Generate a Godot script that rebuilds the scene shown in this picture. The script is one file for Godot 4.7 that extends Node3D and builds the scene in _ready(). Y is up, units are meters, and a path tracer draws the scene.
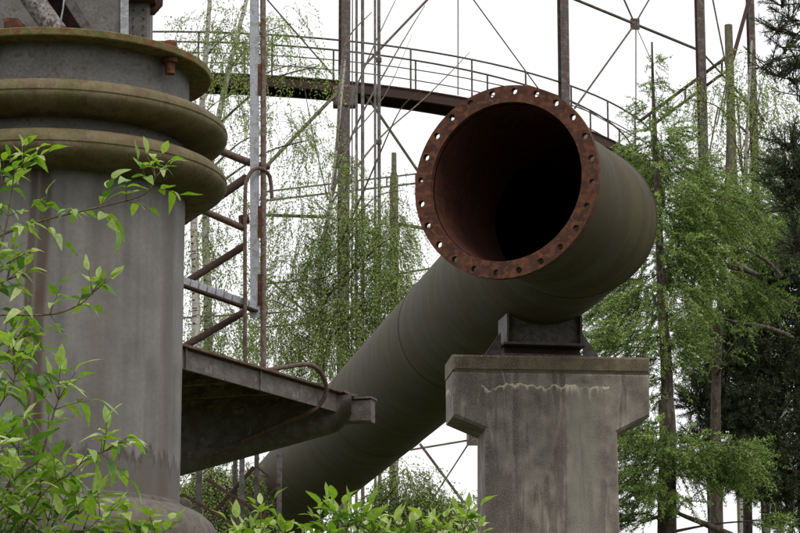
extends Node3D
# A dismantled gas main on its concrete pier, between a flanged steel column, a service platform
# and the guide frame of a gasholder. Metres, y up.

# ------------------------------------------------------------------ mesh builder
class MB:
	var v := PackedVector3Array()
	var n := PackedVector3Array()
	var t := PackedVector2Array()
	var c := PackedColorArray()
	var i := PackedInt32Array()
	var col := Color(1, 1, 1)
	func p(a: Vector3, b: Vector3, uv := Vector2.ZERO) -> int:
		v.append(a); n.append(b); t.append(uv); c.append(col)
		return v.size() - 1
	func tri(a: int, b: int, d: int) -> void:
		var nn := n[a] + n[b] + n[d]
		if (v[d] - v[a]).cross(v[b] - v[a]).dot(nn) < 0.0:
			i.append(a); i.append(d); i.append(b)
		else:
			i.append(a); i.append(b); i.append(d)
	func quad(a: Vector3, b: Vector3, d: Vector3, e: Vector3, nn: Vector3, u0 := Vector2.ZERO, u1 := Vector2(1, 0), u2 := Vector2(1, 1), u3 := Vector2(0, 1)) -> void:
		var k := p(a, nn, u0)
		p(b, nn, u1); p(d, nn, u2); p(e, nn, u3)
		tri(k, k + 1, k + 2); tri(k, k + 2, k + 3)
	# convex outline in a plane, extruded from a to b (outlines of equal size), flat sides, both ends closed
	func loft(A: Array, B: Array) -> void:
		var ca := Vector3.ZERO
		var cb := Vector3.ZERO
		for q in A: ca += q
		for q in B: cb += q
		ca /= A.size(); cb /= B.size()
		var m := A.size()
		for k in m:
			var a0: Vector3 = A[k]
			var a1: Vector3 = A[(k + 1) % m]
			var b0: Vector3 = B[k]
			var b1: Vector3 = B[(k + 1) % m]
			var nn := (a1 - a0).cross(b0 - a0)
			if nn.length() < 1e-9: nn = (b1 - a0).cross(b0 - a0)
			nn = nn.normalized()
			if nn.dot((a0 + a1 + b0 + b1) * 0.25 - (ca + cb) * 0.5) < 0.0: nn = -nn
			var w := (a1 - a0).length()
			var l := (b0 - a0).length()
			quad(a0, a1, b1, b0, nn, Vector2(0, 0), Vector2(w, 0), Vector2(w, l), Vector2(0, l))
		for e in 2:
			var S: Array = A if e == 0 else B
			var cc := ca if e == 0 else cb
			var nn := (ca - cb).normalized() * (1.0 if e == 0 else -1.0)
			var o := p(cc, nn)
			for q in S: p(q, nn, Vector2(q.x + q.z, q.y))
			for k in m: tri(o, o + 1 + k, o + 1 + (k + 1) % m)
	# box bar from a to b, w across, h along up
	func bar(a: Vector3, b: Vector3, w: float, h: float, up := Vector3.UP) -> void:
		var d := (b - a).normalized()
		if absf(d.dot(up)) > 0.98: up = Vector3(0, 0, 1)
		var s := d.cross(up).normalized() * w * 0.5
		var u := s.cross(d).normalized() * h * 0.5
		var e := minf(w, h) * 0.12
		var su := s.normalized() * e
		var uu := u.normalized() * e
		var S := [s + u - su, s + u - uu, s - u + uu, s - u - su, -s - u + su, -s - u + uu, -s + u - uu, -s + u + su]
		var A := []
		var B := []
		for q in S:
			A.append(a + q); B.append(b + q)
		loft(A, B)
	# thin-walled section (list of [x, y, w, h] rectangles) from a to b: I, L and U profiles
	func section(a: Vector3, b: Vector3, rects: Array, up := Vector3.UP) -> void:
		var d := (b - a).normalized()
		if absf(d.dot(up)) > 0.98: up = Vector3(0, 0, 1)
		var s := d.cross(up).normalized()
		var u := s.cross(d).normalized()
		for r in rects:
			var A := []
			var B := []
			for q in [[-1, -1], [1, -1], [1, 1], [-1, 1]]:
				var o: Vector3 = s * (r[0] + q[0] * r[2] * 0.5) + u * (r[1] + q[1] * r[3] * 0.5)
				A.append(a + o); B.append(b + o)
			loft(A, B)
	func tube(path: Array, radii: Array, sides := 8, caps := true, us := 1.0) -> void:
		var m := path.size()
		var d: Vector3 = (path[1] - path[0]).normalized()
		var s := d.cross(Vector3.UP)
		if s.length() < 0.05: s = d.cross(Vector3.RIGHT)
		s = s.normalized()
		var base := v.size()
		var len := 0.0
		for k in m:
			var q: Vector3 = path[k]
			if k > 0: len += q.distance_to(path[k - 1])
			var dk: Vector3
			if k == 0: dk = path[1] - path[0]
			elif k == m - 1: dk = path[k] - path[k - 1]
			else: dk = (path[k + 1] - q).normalized() + (q - path[k - 1]).normalized()
			dk = dk.normalized()
			s = (s - dk * s.dot(dk)).normalized()
			var u := dk.cross(s)
			var r: float = radii[k] if k < radii.size() else radii[radii.size() - 1]
			for j in sides + 1:
				var a := TAU * j / sides
				var o := s * cos(a) + u * sin(a)
				p(q + o * r, o, Vector2(float(j) / sides * us, len))
		for k in m - 1:
			for j in sides:
				var a := base + k * (sides + 1) + j
				tri(a, a + 1, a + sides + 2); tri(a, a + sides + 2, a + sides + 1)
		if caps:
			for e in 2:
				var k: int = 0 if e == 0 else m - 1
				var dd: Vector3 = (path[0] - path[1]) if e == 0 else (path[m - 1] - path[m - 2])
				dd = dd.normalized()
				var o := p(path[k], dd)
				for j in sides + 1: p(v[base + k * (sides + 1) + j], dd)
				for j in sides: tri(o, o + 1 + j, o + 2 + j)
	# profile of [radius, height] turned about the vertical axis through at; sharp = break the smoothing there
	func lathe(at: Vector3, prof: Array, segs := 96, sharp := 40.0, v0 := 0.0, v1 := 1.0) -> void:
		var m := prof.size()
		for k in m - 1:
			var a := Vector2(prof[k][0], prof[k][1])
			var b := Vector2(prof[k + 1][0], prof[k + 1][1])
			var e := (b - a).normalized()
			var na := e
			var nb := e
			if k > 0:
				var q := (a - Vector2(prof[k - 1][0], prof[k - 1][1])).normalized()
				if rad_to_deg(absf(q.angle_to(e))) < sharp: na = (q + e).normalized()
			if k < m - 2:
				var q := (Vector2(prof[k + 2][0], prof[k + 2][1]) - b).normalized()
				if rad_to_deg(absf(q.angle_to(e))) < sharp: nb = (q + e).normalized()
			var base := v.size()
			for j in segs + 1:
				var f := float(j) / segs
				var o := Vector3(sin(f * TAU), 0, cos(f * TAU))
				p(at + o * a.x + Vector3.UP * a.y, o * na.y - Vector3.UP * na.x, Vector2(f, v0 + (v1 - v0) * k / (m - 1)))
				p(at + o * b.x + Vector3.UP * b.y, o * nb.y - Vector3.UP * nb.x, Vector2(f, v0 + (v1 - v0) * (k + 1) / (m - 1)))
			for j in segs:
				var q := base + j * 2
				tri(q, q + 1, q + 3); tri(q, q + 3, q + 2)
	func leaf(a: Vector3, d: Vector3, s: Vector3, l: float, w: float) -> void:
		var nn := d.cross(s).normalized()
		var m := a + d * l * 0.45
		var k := p(a, nn)
		p(m + s * w * 0.5, nn); p(a + d * l, nn); p(m - s * w * 0.5, nn)
		i.append(k); i.append(k + 1); i.append(k + 2)
		i.append(k); i.append(k + 2); i.append(k + 3)
	func mesh() -> ArrayMesh:
		var A := []
		A.resize(Mesh.ARRAY_MAX)
		A[Mesh.ARRAY_VERTEX] = v; A[Mesh.ARRAY_NORMAL] = n; A[Mesh.ARRAY_TEX_UV] = t
		A[Mesh.ARRAY_COLOR] = c; A[Mesh.ARRAY_INDEX] = i
		var m := ArrayMesh.new()
		m.add_surface_from_arrays(Mesh.PRIMITIVE_TRIANGLES, A)
		return m

# ------------------------------------------------------------------ nodes
var taken := {}
func numbered(called: String) -> String:
	var k: int = taken.get(called, 0)
	taken[called] = k + 1
	return called if k == 0 else "%s_%03d" % [called, k]
func thing(called: String, label: String, category: String, at := Vector3.ZERO, group := "") -> Node3D:
	var o := Node3D.new()
	o.name = numbered(called)
	add_child(o, true)
	o.position = at
	o.set_meta("label", label); o.set_meta("category", category); o.set_meta("kind", "thing")
	if group: o.set_meta("group", group)
	return o
func part(parent: Node3D, called: String, mb: MB, m: Material, label := "") -> MeshInstance3D:
	var o := MeshInstance3D.new()
	o.name = called
	o.mesh = mb.mesh()
	o.mesh.surface_set_material(0, m)
	parent.add_child(o, true)
	# shapes are built in world coordinates, the node sits at its parent's base
	var up: Node3D = parent
	var off := Vector3.ZERO
	while up != self:
		off += up.position; up = up.get_parent()
	o.position = -off
	if label: o.set_meta("label", label)
	return o

# ------------------------------------------------------------------ materials
func noise_bytes(w: int, h: int, freq: float, seed_: int, oct := 4, kind := FastNoiseLite.TYPE_SIMPLEX_SMOOTH, sx := 1, sy := 1) -> PackedByteArray:
	var f := FastNoiseLite.new()
	f.noise_type = kind
	f.seed = seed_; f.frequency = freq; f.fractal_octaves = oct
	var im := f.get_seamless_image(maxi(w / sx, 8), maxi(h / sy, 8))
	im.convert(Image.FORMAT_L8)
	if sx > 1 or sy > 1: im.resize(w, h, Image.INTERPOLATE_CUBIC)
	return im.get_data()
func tex(w: int, h: int, px: PackedByteArray) -> ImageTexture:
	var im := Image.create_from_data(w, h, false, Image.FORMAT_RGB8, px)
	im.generate_mipmaps()
	return ImageTexture.create_from_image(im)
# three-tone mottled colour texture: base, patches of b where noise 1 is high, specks of c where noise 2 is high
func mottle(a: Color, b: Color, c: Color, seed_: int, fb: float, fc: float, tb := 0.55, tc := 0.66, sx := 1, sy := 1, size := 256) -> ImageTexture:
	fb *= 512.0 / size
	fc *= 512.0 / size
	var n1 := noise_bytes(size, size, fb, seed_, 5, FastNoiseLite.TYPE_SIMPLEX_SMOOTH, sx, sy)
	var n2 := noise_bytes(size, size, fc, seed_ + 7, 3, FastNoiseLite.TYPE_SIMPLEX_SMOOTH, sx, sy)
	var n3 := noise_bytes(size, size, 0.2, seed_ + 13, 2)
	var out := PackedByteArray()
	out.resize(size * size * 3)
	for k in size * size:
		var x := n1[k] / 255.0
		var y := n2[k] / 255.0
		var g := 0.86 + 0.28 * n3[k] / 255.0
		var m := smoothstep(tb - 0.13, tb + 0.13, x)
		var s := smoothstep(tc - 0.07, tc + 0.07, y)
		var r := a.r + (b.r - a.r) * m
		var gg := a.g + (b.g - a.g) * m
		var bb := a.b + (b.b - a.b) * m
		r += (c.r - r) * s; gg += (c.g - gg) * s; bb += (c.b - bb) * s
		out[k * 3] = clampi(int(r * g * 255), 0, 255)
		out[k * 3 + 1] = clampi(int(gg * g * 255), 0, 255)
		out[k * 3 + 2] = clampi(int(bb * g * 255), 0, 255)
	return tex(size, size, out)
func grain_tex(freq: float, seed_: int, size := 512) -> ImageTexture:
	var b := noise_bytes(size, size, freq, seed_, 5)
	var im := Image.create_from_data(size, size, false, Image.FORMAT_L8, b)
	return ImageTexture.create_from_image(im)
func mat(tx: Texture2D, rough: float, tri := 0.0, metal := 0.0, bump := 0.0) -> StandardMaterial3D:
	var m := StandardMaterial3D.new()
	m.albedo_texture = tx
	m.roughness = rough
	m.metallic = metal
	m.metallic_specular = 0.4
	if tri > 0.0:
		m.uv1_triplanar = true
		m.uv1_world_triplanar = true
		m.uv1_scale = Vector3.ONE * tri
	if bump > 0.0:
		m.heightmap_enabled = true
		m.heightmap_texture = bump_fine
		m.heightmap_scale = bump
	return m
func leafmat(back: Color, rough := 0.55) -> StandardMaterial3D:
	var m := StandardMaterial3D.new()
	m.vertex_color_use_as_albedo = true
	m.roughness = rough
	m.metallic_specular = 0.35
	m.cull_mode = BaseMaterial3D.CULL_DISABLED
	m.backlight_enabled = true
	m.backlight = back
	return m
func lin(r: float, g: float, b: float) -> Color:
	return Color(r, g, b).linear_to_srgb()

var bump_fine: ImageTexture
var M := {}

func column_tex() -> ImageTexture:
	# wraps once round the shaft: x = 0 faces the camera side (+z), x grows to the right; y = 0 top
	var w := 1280
	var h := 512
	var st := noise_bytes(w, h, 0.02, 3, 4, FastNoiseLite.TYPE_SIMPLEX_SMOOTH, 1, 16)
	var st2 := noise_bytes(w, h, 0.05, 5, 3, FastNoiseLite.TYPE_SIMPLEX_SMOOTH, 1, 32)
	var bl := noise_bytes(w, h, 0.011, 9, 5)
	var fine := noise_bytes(w, h, 0.09, 11, 3)
	var rag := noise_bytes(w, 64, 0.035, 21, 4)
	var out := PackedByteArray()
	out.resize(w * h * 3)
	for y in h:
		var fy := float(y) / h
		for x in w:
			var k := y * w + x
			var a := float(x) / w
			if a > 0.5: a -= 1.0
			var s := (st[k] / 255.0 - 0.5) * 0.11 + (st2[k] / 255.0 - 0.5) * 0.05 + (bl[k] / 255.0 - 0.5) * 0.08
			var g := (0.46 + s) * (0.95 + 0.10 * fine[k] / 255.0)
			var r := g * 1.02
			var gr := g * 0.995
			var b := g * 0.97
			# long brown run-off stains
			var wob := (st[k] / 255.0 - 0.5) * 0.010
			var e := 0.0
			e = maxf(e, (1.0 - smoothstep(0.002, 0.010, absf(a - 0.0045 + wob))) * 0.75)
			e = maxf(e, (1.0 - smoothstep(0.002, 0.007, absf(a + 0.0075 + wob))) * 0.7)
			e = maxf(e, (1.0 - smoothstep(0.004, 0.03, absf(a - 0.078 + wob))) * 0.16)
			e = maxf(e, (1.0 - smoothstep(0.004, 0.02, absf(a - 0.185 + wob))) * 0.25)
			e = maxf(e, (1.0 - smoothstep(0.004, 0.04, absf(a + 0.15 + wob))) * 0.4)
			e *= 0.75 + 0.6 * bl[k] / 255.0
			r = lerpf(r, 0.31, e); gr = lerpf(gr, 0.25, e); b = lerpf(b, 0.205, e)
			# tide line of old dirt round the foot, ragged on top
			var rg := 0.862 + (rag[(16 * w) + x] / 255.0 - 0.5) * 0.05 + (st2[k] / 255.0 - 0.5) * 0.055 + (rag[(40 * w) + (x * 5) % w] / 255.0 - 0.5) * 0.03
			var dep := fy - rg
			if dep > -0.012:
				var q := smoothstep(-0.012, 0.004, dep) * (0.42 + 0.5 * (st[k] / 255.0 - 0.5) + 0.3 * (bl[k] / 255.0 - 0.5))
				r = lerpf(r, 0.335, q); gr = lerpf(gr, 0.30, q); b = lerpf(b, 0.27, q)
				var fr := smoothstep(-0.008, 0.006, dep) * (1.0 - smoothstep(0.008, 0.045, dep + 0.03 * (fine[k] / 255.0 - 0.5))) * smoothstep(0.30, 0.60, rag[(8 * w) + (x * 3) % w] / 255.0)
				r = lerpf(r, 0.27, fr * 0.55); gr = lerpf(gr, 0.24, fr * 0.55); b = lerpf(b, 0.22, fr * 0.55)
			out[k * 3] = clampi(int(r * 255), 0, 255)
			out[k * 3 + 1] = clampi(int(gr * 255), 0, 255)
			out[k * 3 + 2] = clampi(int(b * 255), 0, 255)
	return tex(w, h, out)

func pipe_tex(base: float, sd: int) -> ImageTexture:
	# x runs round the pipe, y along it (4 m per repeat): runs of algae and rust lie round the girth
	var w := 512
	var h := 1024
	var st := noise_bytes(w, h, 0.007, 33 + sd, 5, FastNoiseLite.TYPE_SIMPLEX_SMOOTH, 2, 1)
	var st2 := noise_bytes(w, h, 0.016, 35 + sd, 5, FastNoiseLite.TYPE_SIMPLEX_SMOOTH, 3, 1)
	var bl := noise_bytes(w, h, 0.007, 39 + sd, 5)
	var fine := noise_bytes(w, h, 0.1, 41, 3)
	var out := PackedByteArray()
	out.resize(w * h * 3)
	for k in w * h:
		var s := st[k] / 255.0
		var s2 := st2[k] / 255.0
		var bb := bl[k] / 255.0
		var g := base + (s2 - 0.5) * 0.07
		var r := g * 1.04
		var gr := g * 1.0
		var b := g * 0.80
		var e := smoothstep(0.40, 0.62, s * 0.6 + bb * 0.4)       # brown-olive film in bands
		r = lerpf(r, base * 1.0, e * 0.85); gr = lerpf(gr, base * 0.88, e * 0.85); b = lerpf(b, base * 0.58, e * 0.85)
		var y := smoothstep(0.55, 0.78, s2 * 0.6 + s * 0.4)          # yellow-green algae runs
		r = lerpf(r, base * 1.14, y * 0.7); gr = lerpf(gr, base * 1.1, y * 0.7); b = lerpf(b, base * 0.66, y * 0.7)
		var f := 0.92 + 0.16 * fine[k] / 255.0
		out[k * 3] = clampi(int(r * f * 255), 0, 255)
		out[k * 3 + 1] = clampi(int(gr * f * 255), 0, 255)
		out[k * 3 + 2] = clampi(int(b * f * 255), 0, 255)
	return tex(w, h, out)

func pier_tex() -> ImageTexture:
	# 2 m wide, 2 m high, top of the cap at y = 0: weathered gravel concrete, dark runs, lime that has bled from a crack
	var w := 1024
	var h := 1024
	var st := noise_bytes(w, h, 0.008, 51, 4, FastNoiseLite.TYPE_SIMPLEX_SMOOTH, 1, 10)
	var st2 := noise_bytes(w, h, 0.025, 52, 4, FastNoiseLite.TYPE_SIMPLEX_SMOOTH, 1, 8)
	var bl := noise_bytes(w, h, 0.008, 53, 5)
	var sp := noise_bytes(w, h, 0.11, 54, 2)
	var fine := noise_bytes(w, h, 0.3, 55, 2)
	var ln := noise_bytes(w, 64, 0.02, 57, 5)
	var out := PackedByteArray()
	out.resize(w * h * 3)
	# crack line: [x, y] in metres from the cap's top left corner
	var cr := [[0.26, 0.262], [0.34, 0.30], [0.42, 0.265], [0.50, 0.235], [0.62, 0.238], [0.70, 0.255], [0.80, 0.262], [0.84, 0.275], [0.90, 0.25], [1.0, 0.243], [1.12, 0.245], [1.24, 0.262], [1.32, 0.252], [1.44, 0.252]]
	var crl := PackedFloat32Array()
	crl.resize(w)
	for x in w:
		var mx := x * 2.0 / w
		crl[x] = -1.0
		for q in cr.size() - 1:
			if mx >= cr[q][0] and mx < cr[q + 1][0]:
				crl[x] = 0.03 + lerpf(cr[q][1], cr[q + 1][1], (mx - cr[q][0]) / (cr[q + 1][0] - cr[q][0])) + (ln[32 * w + x] / 255.0 - 0.5) * 0.05
	for y in h:
		var my := y * 2.0 / h
		for x in w:
			var k := y * w + x
			var mx := x * 2.0 / w
			var s := st[k] / 255.0
			var s2 := st2[k] / 255.0
			var b0 := bl[k] / 255.0
			var g := 0.535 + (s - 0.5) * 0.16 + (b0 - 0.5) * 0.22
			var r := g * 1.03
			var gr := g * 0.98
			var b := g * 0.91
			# dark runs down the face
			var dk := smoothstep(0.50, 0.72, s2 * 0.5 + s * 0.5 + (0.10 if mx < 0.62 else 0.0) + (0.12 if absf(mx - 0.98) < 0.06 else 0.0)) * 0.45
			r = lerpf(r, 0.27, dk); gr = lerpf(gr, 0.235, dk); b = lerpf(b, 0.23, dk)
			# the coping slab is browner and blotched with lichen
			if my < 0.15:
				var lc := smoothstep(0.35, 0.7, b0)
				r = lerpf(r, 0.46, 0.6); gr = lerpf(gr, 0.39, 0.6); b = lerpf(b, 0.29, 0.6)
				r = lerpf(r, 0.30, lc * 0.5); gr = lerpf(gr, 0.26, lc * 0.5); b = lerpf(b, 0.22, lc * 0.5)
			# pale grey wash below the lime line
			var wash := smoothstep(1.02, 1.10, mx + (s2 - 0.5) * 0.12) * (1.0 - smoothstep(1.25, 1.45, mx)) * (1.0 if my > 0.25 else 0.0) * 0.6
			r = lerpf(r, 0.56, wash); gr = lerpf(gr, 0.55, wash); b = lerpf(b, 0.51, wash)
			# exposed gravel
			var gvl := sp[k] / 255.0
			var spk := smoothstep(0.57, 0.72, gvl) * (0.62 if mx < 0.85 else 0.36)
			r = lerpf(r, 0.58, spk); gr = lerpf(gr, 0.54, spk); b = lerpf(b, 0.50, spk)
			var pit := smoothstep(0.62, 0.78, 1.0 - gvl) * 0.22
			r = lerpf(r, 0.20, pit); gr = lerpf(gr, 0.18, pit); b = lerpf(b, 0.16, pit)
			# lime
			if crl[x] > 0.0:
				var dy := my - crl[x]
				var sel := smoothstep(0.36, 0.62, st2[(h / 3) * w + x] / 255.0 * 0.6 + ln[x] / 255.0 * 0.4)
				var drip := 0.012 + 0.13 * sel * sel * (1.0 if mx > 0.85 else 0.35)
				var brk := smoothstep(0.34, 0.56, ln[48 * w + x] / 255.0 * 0.5 + b0 * 0.5)
				var q := 0.0
				if dy > -0.006 and dy < drip:
					q = (1.0 - smoothstep(0.0, drip, dy)) * (0.35 + 0.65 * brk) * (0.55 + 0.45 * fine[k] / 255.0)
					if dy < 0.01: q = maxf(q, 0.6 * brk)
				r = lerpf(r, 0.93, q); gr = lerpf(gr, 0.89, q); b = lerpf(b, 0.79, q)
			if absf(mx - 0.455 - (my - 0.15) * 0.25) < 0.006 and my > 0.15 and my < 0.27:
				r = lerpf(r, 0.7, 0.6); gr = lerpf(gr, 0.66, 0.6); b = lerpf(b, 0.58, 0.6)
			var f := 0.88 + 0.24 * fine[k] / 255.0
			out[k * 3] = clampi(int(r * f * 255), 0, 255)
			out[k * 3 + 1] = clampi(int(gr * f * 255), 0, 255)
			out[k * 3 + 2] = clampi(int(b * f * 255), 0, 255)
	return tex(w, h, out)

func bark_birch() -> ImageTexture:
	var w := 256
	var h := 512
	var a := noise_bytes(w, h, 0.03, 71, 4, FastNoiseLite.TYPE_SIMPLEX_SMOOTH, 4, 1)
	var b := noise_bytes(w, h, 0.02, 72, 4)
	var out := PackedByteArray()
	out.resize(w * h * 3)
	for k in w * h:
		var d := smoothstep(0.60, 0.68, a[k] / 255.0 * 0.7 + b[k] / 255.0 * 0.3)
		var g := 0.68 + 0.2 * (b[k] / 255.0 - 0.5)
		out[k * 3] = int(lerpf(g, 0.15, d) * 255)
		out[k * 3 + 1] = int(lerpf(g * 0.97, 0.14, d) * 255)
		out[k * 3 + 2] = int(lerpf(g * 0.91, 0.12, d) * 255)
	return tex(w, h, out)

func make_materials() -> void:
	bump_fine = grain_tex(0.05, 101)
	M.column = mat(column_tex(), 0.6)
	M.ring = mat(mottle(Color(0.44, 0.395, 0.295), Color(0.37, 0.36, 0.22), Color(0.37, 0.31, 0.235), 61, 0.010, 0.018, 0.52, 0.62), 0.8, 0.9)
	M.rim = mat(mottle(Color(0.44, 0.40, 0.25), Color(0.42, 0.27, 0.18), Color(0.33, 0.36, 0.17), 60, 0.016, 0.02, 0.56, 0.60), 0.8, 1.1)
	M.dirty = mat(mottle(Color(0.44, 0.42, 0.39), Color(0.39, 0.365, 0.33), Color(0.34, 0.315, 0.285), 62, 0.014, 0.03), 0.8, 0.9)
	M.grey = mat(mottle(Color(0.43, 0.425, 0.42), Color(0.395, 0.385, 0.375), Color(0.36, 0.325, 0.295), 63, 0.009, 0.03, 0.55, 0.74), 0.65, 0.9)
	M.rust = mat(mottle(Color(0.335, 0.21, 0.16), Color(0.265, 0.17, 0.135), Color(0.43, 0.27, 0.185), 64, 0.011, 0.03, 0.50, 0.60, 1, 1, 512), 0.85, 0.9)
	M.rustdark = mat(mottle(Color(0.235, 0.18, 0.16), Color(0.30, 0.20, 0.16), Color(0.20, 0.175, 0.165), 65, 0.02, 0.04), 0.85, 1.2)
	M.pipe = mat(pipe_tex(0.275, 0), 0.8)
	M.inside = mat(mottle(Color(0.31, 0.175, 0.135), Color(0.25, 0.145, 0.115), Color(0.36, 0.20, 0.145), 66, 0.01, 0.03), 0.85, 0.6)
	M.steel = mat(mottle(Color(0.36, 0.355, 0.36), Color(0.30, 0.285, 0.28), Color(0.33, 0.24, 0.19), 67, 0.014, 0.03, 0.55, 0.68), 0.6, 1.0)
	M.fascia = mat(mottle(Color(0.42, 0.40, 0.39), Color(0.36, 0.325, 0.305), Color(0.50, 0.49, 0.48), 68, 0.016, 0.018, 0.5, 0.80), 0.7, 1.0)
	M.soffit = mat(mottle(Color(0.42, 0.37, 0.27), Color(0.29, 0.25, 0.19), Color(0.47, 0.42, 0.32), 69, 0.016, 0.03), 0.9, 0.9)
	M.paint = mat(mottle(Color(0.66, 0.67, 0.70), Color(0.58, 0.58, 0.60), Color(0.50, 0.42, 0.36), 70, 0.014, 0.02, 0.55, 0.88), 0.55, 1.4)
	M.chipped = mat(mottle(Color(0.57, 0.56, 0.55), Color(0.30, 0.24, 0.21), Color(0.22, 0.17, 0.15), 73, 0.03, 0.045, 0.58, 0.66), 0.65, 1.6)
	M.postpipe = mat(mottle(Color(0.48, 0.455, 0.43), Color(0.41, 0.35, 0.31), Color(0.38, 0.26, 0.19), 82, 0.02, 0.03, 0.52, 0.66), 0.7, 1.2)
	M.tubes = mat(mottle(Color(0.38, 0.32, 0.285), Color(0.35, 0.23, 0.18), Color(0.45, 0.41, 0.38), 74, 0.02, 0.035), 0.7, 1.5)
	M.far = mat(mottle(Color(0.35, 0.325, 0.315), Color(0.35, 0.27, 0.245), Color(0.45, 0.43, 0.42), 75, 0.02, 0.03, 0.55, 0.66), 0.8, 0.35)
	M.farlight = mat(mottle(Color(0.45, 0.45, 0.44), Color(0.38, 0.36, 0.34), Color(0.34, 0.26, 0.22), 76, 0.02, 0.03), 0.7, 0.35)
	M.mossy = mat(mottle(Color(0.44, 0.425, 0.35), Color(0.39, 0.39, 0.28), Color(0.36, 0.32, 0.28), 77, 0.02, 0.03, 0.48, 0.62), 0.9, 0.35)
	M.pier = mat(pier_tex(), 0.9, 0.0)
	M.birch = mat(bark_birch(), 0.8)
	M.bark = mat(mottle(Color(0.33, 0.295, 0.26), Color(0.24, 0.21, 0.19), Color(0.42, 0.38, 0.34), 78, 0.02, 0.05, 0.5, 0.66, 1, 4), 0.95, 1.2)
	M.twig = mat(mottle(Color(0.46, 0.40, 0.30), Color(0.40, 0.42, 0.24), Color(0.34, 0.27, 0.21), 79, 0.03, 0.05), 0.8, 2.0)
	M.deadwood = mat(mottle(Color(0.52, 0.50, 0.47), Color(0.42, 0.39, 0.36), Color(0.34, 0.31, 0.28), 80, 0.02, 0.05), 0.9, 0.8)
	M.grass = mat(mottle(Color(0.26, 0.31, 0.14), Color(0.30, 0.26, 0.17), Color(0.19, 0.24, 0.10), 81, 0.02, 0.05), 0.95, 0.12)
	M.leaf = leafmat(Color(0.9, 1.0, 0.6))
	M.needle = leafmat(Color(0.6, 0.75, 0.35), 0.6)
	M.darkneedle = leafmat(Color(0.25, 0.28, 0.15), 0.6)

# ------------------------------------------------------------------ camera, sky, sun
func set_view() -> void:
	var cam := Camera3D.new()
	cam.name = "camera"
	add_child(cam)
	cam.position = Vector3(0, 1.6, 0)
	cam.rotation_degrees = Vector3(12.068, 0, 0)
	cam.fov = 12.17
	cam.near = 0.1
	cam.far = 4000.0
	cam.current = true
	var e := Environment.new()
	var sk := Sky.new()
	var pm := ProceduralSkyMaterial.new()
	pm.sky_top_color = Color(0.985, 0.985, 1.0)
	pm.sky_horizon_color = Color(0.985, 0.98, 0.99)
	pm.ground_horizon_color = Color(0.6, 0.6, 0.58)
	pm.ground_bottom_color = Color(0.3, 0.3, 0.25)
	pm.sky_energy_multiplier = 1.0
	pm.ground_energy_multiplier = 0.3
	pm.sun_angle_max = 0.0
	sk.sky_material = pm
	e.background_mode = Environment.BG_SKY
	e.sky = sk
	e.tonemap_mode = Environment.TONE_MAPPER_LINEAR
	e.tonemap_exposure = 1.26
	e.sdfgi_enabled = true
	e.ssao_enabled = true
	e.ssil_enabled = true
	var we := WorldEnvironment.new()
	we.name = "environment"
	we.environment = e
	add_child(we)
	var sun := DirectionalLight3D.new()
	sun.name = "sun"
	sun.light_energy = 0.4
	sun.light_color = Color(1.0, 0.98, 0.95)
	sun.light_angular_distance = 25.0
	sun.shadow_enabled = true
	add_child(sun)
	sun.rotation_degrees = Vector3(-55, 35, 0)

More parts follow.
